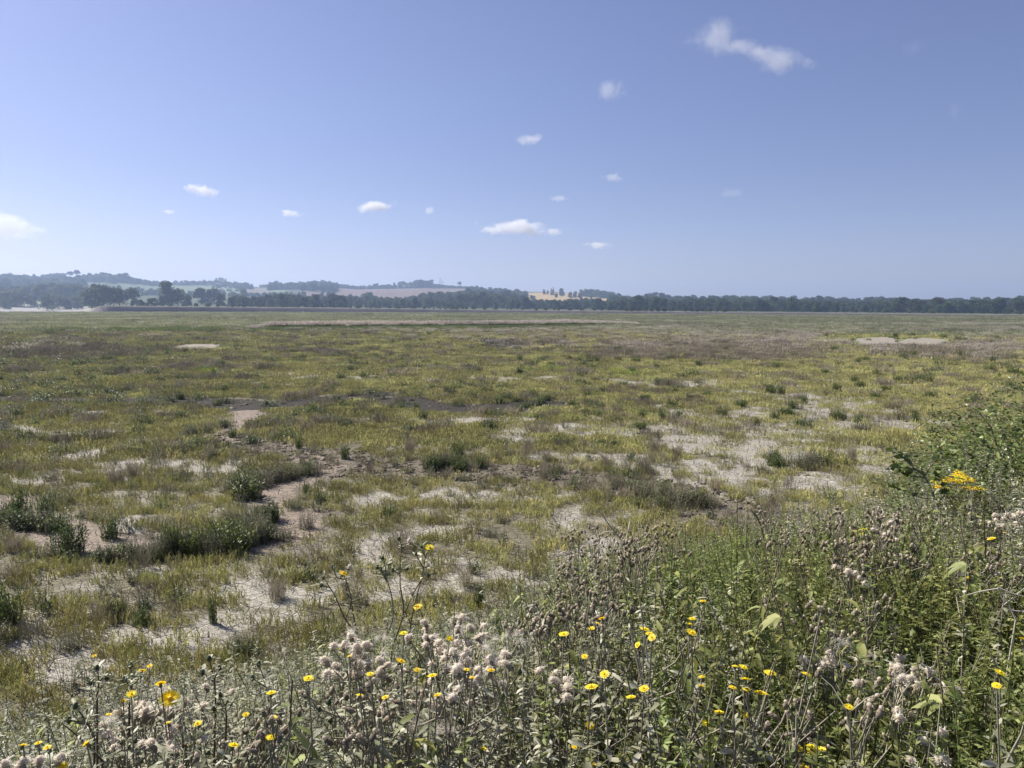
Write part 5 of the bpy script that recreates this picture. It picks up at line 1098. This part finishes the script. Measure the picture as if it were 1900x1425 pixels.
def dock(px, py, r, label, n=7, L=.22, W=.045, mat=None, name='dock_plant'):
    x, y, g, h = on_ray(px, py, r); root = empty(name, (x, y, g)); tag(root, label, 'plant'); mb = MB(); tubes(mb, np.array([[0, 0, -.02], [0.01, 0, h * .5], [0, 0, h]]), np.array([.006, .005, .003]), 5, .4); mb.build('stem', M_STALK, root)
    for k in range(n):
        lf = MB(); a = k * 2.4; z = h * (.55 + .42 * k / n)
        leaves(lf, [[0, 0, z]], [[math.cos(a), math.sin(a), .5]], L * rng.uniform(.7, 1.1), W, rng.uniform(.3, .9), prof=((0, .15), (.2, .7), (.5, 1), (.8, .6), (1, .05)), droop=.45, fold=.14); lf.build('leaf', mat or M_DOCK, root)
for px, py, r, lab in [(960, 1200, 2.5, 'broad leaved green plant right of the tan thistle cluster'), (955, 1290, 2.2, 'broad leaved plant with dark folded leaves below the centre cluster'), (800, 1300, 2.2, 'small broad leaved plant under the centre cluster'), (1280, 1065, 3.2, 'drooping leaved plant at the upper edge of the green slope'), (1345, 1080, 3.0, 'nettle like plant with drooping leaves, right of the other'), (1295, 1190, 2.5, 'drooping leaved plant with dark gaps, middle of the right slope'),
                        (1350, 1130, 2.8, 'second drooping leaved plant above the dark gap'), (1830, 1290, 2.0, 'plant with long pale folded leaves at the lower right edge'), (1850, 1220, 2.3, 'long leaved plant in the dark hollow at the right edge'), (1310, 1170, 2.6, 'pale tipped drooping plant in the right middle')]:
    dock(px, py, r, lab, n=9, L=random.uniform(.035, .055) if px < 1800 else .13, W=.012 if px < 1800 else .024, name='broad_leaved_plant' if px < 1250 or px > 1600 else 'nettle_plant')

# drifting down: silky tufts caught between the stems
def down_mesh():
    mb = MB(); n = 70; D = nrm(rng.normal(size=(n, 3)) * [1, .6, .5] + [.6, 0, .25]); leaves(mb, rng.normal(0, .006, (n, 3)), D, rng.uniform(.03, .085, n), .0006, rng.uniform(.6, 1, n), prof=((0, 1), (.5, 1), (1, .5)), droop=.35, m=0, N=nrm(rng.normal(size=(n, 3)))); return mb.mesh('down', M_FLUFF)
DOWN = [down_mesh() for _ in range(3)]
for px, py, sp, n, w in [(940, 1175, 30, 3, 'in the tan cluster at the centre'), (880, 1190, 40, 3, 'among the centre thistles'), (690, 1200, 40, 3, 'in the tan cluster left of the centre'), (660, 1175, 20, 2, 'above the left tan cluster'), (735, 1075, 20, 2, 'caught on the tall oxtongues'), (310, 1283, 20, 3, 'beside the largest yellow flower'), (200, 1330, 20, 3, 'low on the left'), (1555, 1190, 14, 2, 'on the right of the slope'), (790, 1330, 60, 4, 'below the centre cluster')]:
    for k in range(n):
        x_, y_ = px + random.uniform(-sp, sp), py + random.uniform(-sp * .5, sp * .5); r = 2.68 if py < 1100 else pick_r(x_, y_, .76); d = ray(x_, y_); p = CAM + d * (r / math.hypot(d[0], d[1]))
        o = link('thistle_down', random.choice(DOWN)); o.location = p; o.rotation_euler = (random.gauss(0, .4), random.gauss(0, .4), random.uniform(-.8, .8)); s_ = random.uniform(.25, .55); o.scale = (s_,) * 3
        tag(o, 'white silky thistle down caught on stems %s' % w, 'thistle down', 'thistle down %s' % w)

# ================================================================== CLOUDS: small fair weather puffs, real volumes far beyond the hills
def cloud_mat(i, dens, soft):
    m = bpy.data.materials.new('cloud_vapour'); m.use_nodes = True; nt = m.node_tree; N, Lk = nt.nodes, nt.links; N.clear()
    out = N.new('ShaderNodeOutputMaterial'); pv = N.new('ShaderNodeVolumePrincipled'); tc = N.new('ShaderNodeTexCoord')
    ln = N.new('ShaderNodeVectorMath'); ln.operation = 'LENGTH'; Lk.new(tc.outputs['Object'], ln.inputs[0])
    nz = N.new('ShaderNodeTexNoise'); nz.noise_dimensions = '4D'; nz.inputs['W'].default_value = i * 3.7; nz.inputs['Scale'].default_value = 2.0; nz.inputs['Detail'].default_value = 8; nz.inputs['Roughness'].default_value = .68; nz.inputs['Distortion'].default_value = .3
    sc = N.new('ShaderNodeVectorMath'); sc.operation = 'MULTIPLY'; sc.inputs[1].default_value = (1.6, 1.0, .8); Lk.new(tc.outputs['Object'], sc.inputs[0]); Lk.new(sc.outputs[0], nz.inputs['Vector'])
    f = N.new('ShaderNodeMapRange'); f.inputs[1].default_value = 0.0; f.inputs[2].default_value = 1.0; f.inputs[3].default_value = .75; f.inputs[4].default_value = -.72; Lk.new(ln.outputs['Value'], f.inputs[0])
    am = N.new('ShaderNodeMath'); am.operation = 'MULTIPLY_ADD'; am.inputs[1].default_value = 2.2; am.inputs[2].default_value = -.6; Lk.new(nz.outputs[0], am.inputs[0]); a = N.new('ShaderNodeMath'); a.operation = 'ADD'; Lk.new(am.outputs[0], a.inputs[0]); Lk.new(f.outputs[0], a.inputs[1])
    r = N.new('ShaderNodeMapRange'); r.interpolation_type = 'SMOOTHSTEP'; r.inputs[1].default_value = .62; r.inputs[2].default_value = .62 + soft; r.inputs[3].default_value = 0; r.inputs[4].default_value = dens; Lk.new(a.outputs[0], r.inputs[0])
    pv.inputs['Color'].default_value = (1, 1, 1, 1); pv.inputs['Anisotropy'].default_value = .2; Lk.new(r.outputs[0], pv.inputs['Density']); Lk.new(pv.outputs[0], out.inputs['Volume'])
    return m
def cloud(i, px, py, w, h, label, tilt=0.0, k=1.0, soft=.35, base=1100.0):
    d = ray(px, py); t = base / max(d[2], .05); p = CAM + d * t; mb = MB(); blob(mb, (0, 0, 0), 1.0, .5, 0, 20, 12)
    hw = w * .5 * t / FPX; hh = h * .5 * t / FPX; o = mb.build('cloud', cloud_mat(i, k * 1.15 / (hh * 1.2), soft * 1.1)); o.location = p; o.scale = (hw * 1.35, (hw * hh) ** .5, hh * 1.5)
    o.rotation_euler = (0, R(tilt), -math.atan2(d[0], d[1])); tag(o, label, 'cloud'); return o
CLOUDS = [(1330, 70, 110, 60, 'left and larger half of the wispy cloud high on the right', 8, .55, .5), (1385, 92, 110, 34, 'thin middle strand of the wispy cloud high on the right', 14, .4, .5), (1445, 112, 120, 42, 'right half of the wispy cloud high on the right', 12, .55, .5), (1132, 168, 62, 46, 'small soft cloud below and left of the high wispy one', 10, .5, .5), (984, 259, 66, 22, 'small comma shaped cloud in the middle of the sky', -8, .6, .4),
    (377, 354, 60, 22, 'bright little cloud at the left, highest of the low row', 8, 1.4, .3), (314, 393, 26, 9, 'tiny faint cloud below the bright left one', 0, .8, .4), (540, 396, 48, 13, 'small flat cloud between the left one and the streaked one', 6, 1.0, .35), (695, 384, 76, 22, 'bright streaked cloud left of the middle', -8, 1.5, .3), (797, 391, 22, 20, 'tiny upright cloud right of the streaked one', 0, .8, .4),
    (955, 424, 150, 34, 'largest flat cloud low over the middle ridge', 0, 1.5, .3), (1022, 430, 70, 18, 'flat right end of the largest low cloud', 2, 1.2, .35), (1110, 455, 58, 15, 'low thin cloud right of the largest one', 2, 1.0, .35), (1036, 368, 40, 12, 'faint small cloud above the largest low one', 0, .35, .4), (1137, 330, 60, 16, 'faint thin cloud right of the middle', 0, .35, .4), (1358, 358, 60, 18, 'very faint cloud low on the right', 0, .16, .5),
    (22, 424, 110, 44, 'bright cloud cut by the left edge', 4, 1.3, .35), (1772, 208, 50, 40, 'very faint puff high at the right edge', 0, .09, .6), (1693, 88, 50, 30, 'very faint puff in the top right corner', 0, .06, .6)]
for i, (px, py, w, h, lab, tl, k, so) in enumerate(CLOUDS): cloud(i, px, py, w * 1.4, h * 1.5, lab, tl, k, so)

# ------------------------------------------------------------------ haze
hm = bpy.data.materials.new('haze'); hm.use_nodes = True; hm.node_tree.nodes.clear()
ho = hm.node_tree.nodes.new('ShaderNodeOutputMaterial'); pv = hm.node_tree.nodes.new('ShaderNodeVolumePrincipled')
pv.inputs['Color'].default_value = (.50, .66, 1.0, 1); pv.inputs['Density'].default_value = HAZE; pv.inputs['Anisotropy'].default_value = .35
hm.node_tree.links.new(pv.outputs[0], ho.inputs['Volume'])
hb = MB(); a = 3600.0
hb.add([(x, y, z) for z in (-4.0, 110.0) for x, y in ((-a, -a), (a, -a), (a, a), (-a, a))], [(0, 3, 2, 1), (4, 5, 6, 7), (0, 1, 5, 4), (1, 2, 6, 5), (2, 3, 7, 6), (3, 0, 4, 7)])
hz = hb.build('haze', hm); tag(hz, 'thin blue haze over the whole marsh and hills', 'haze', kind='stuff')
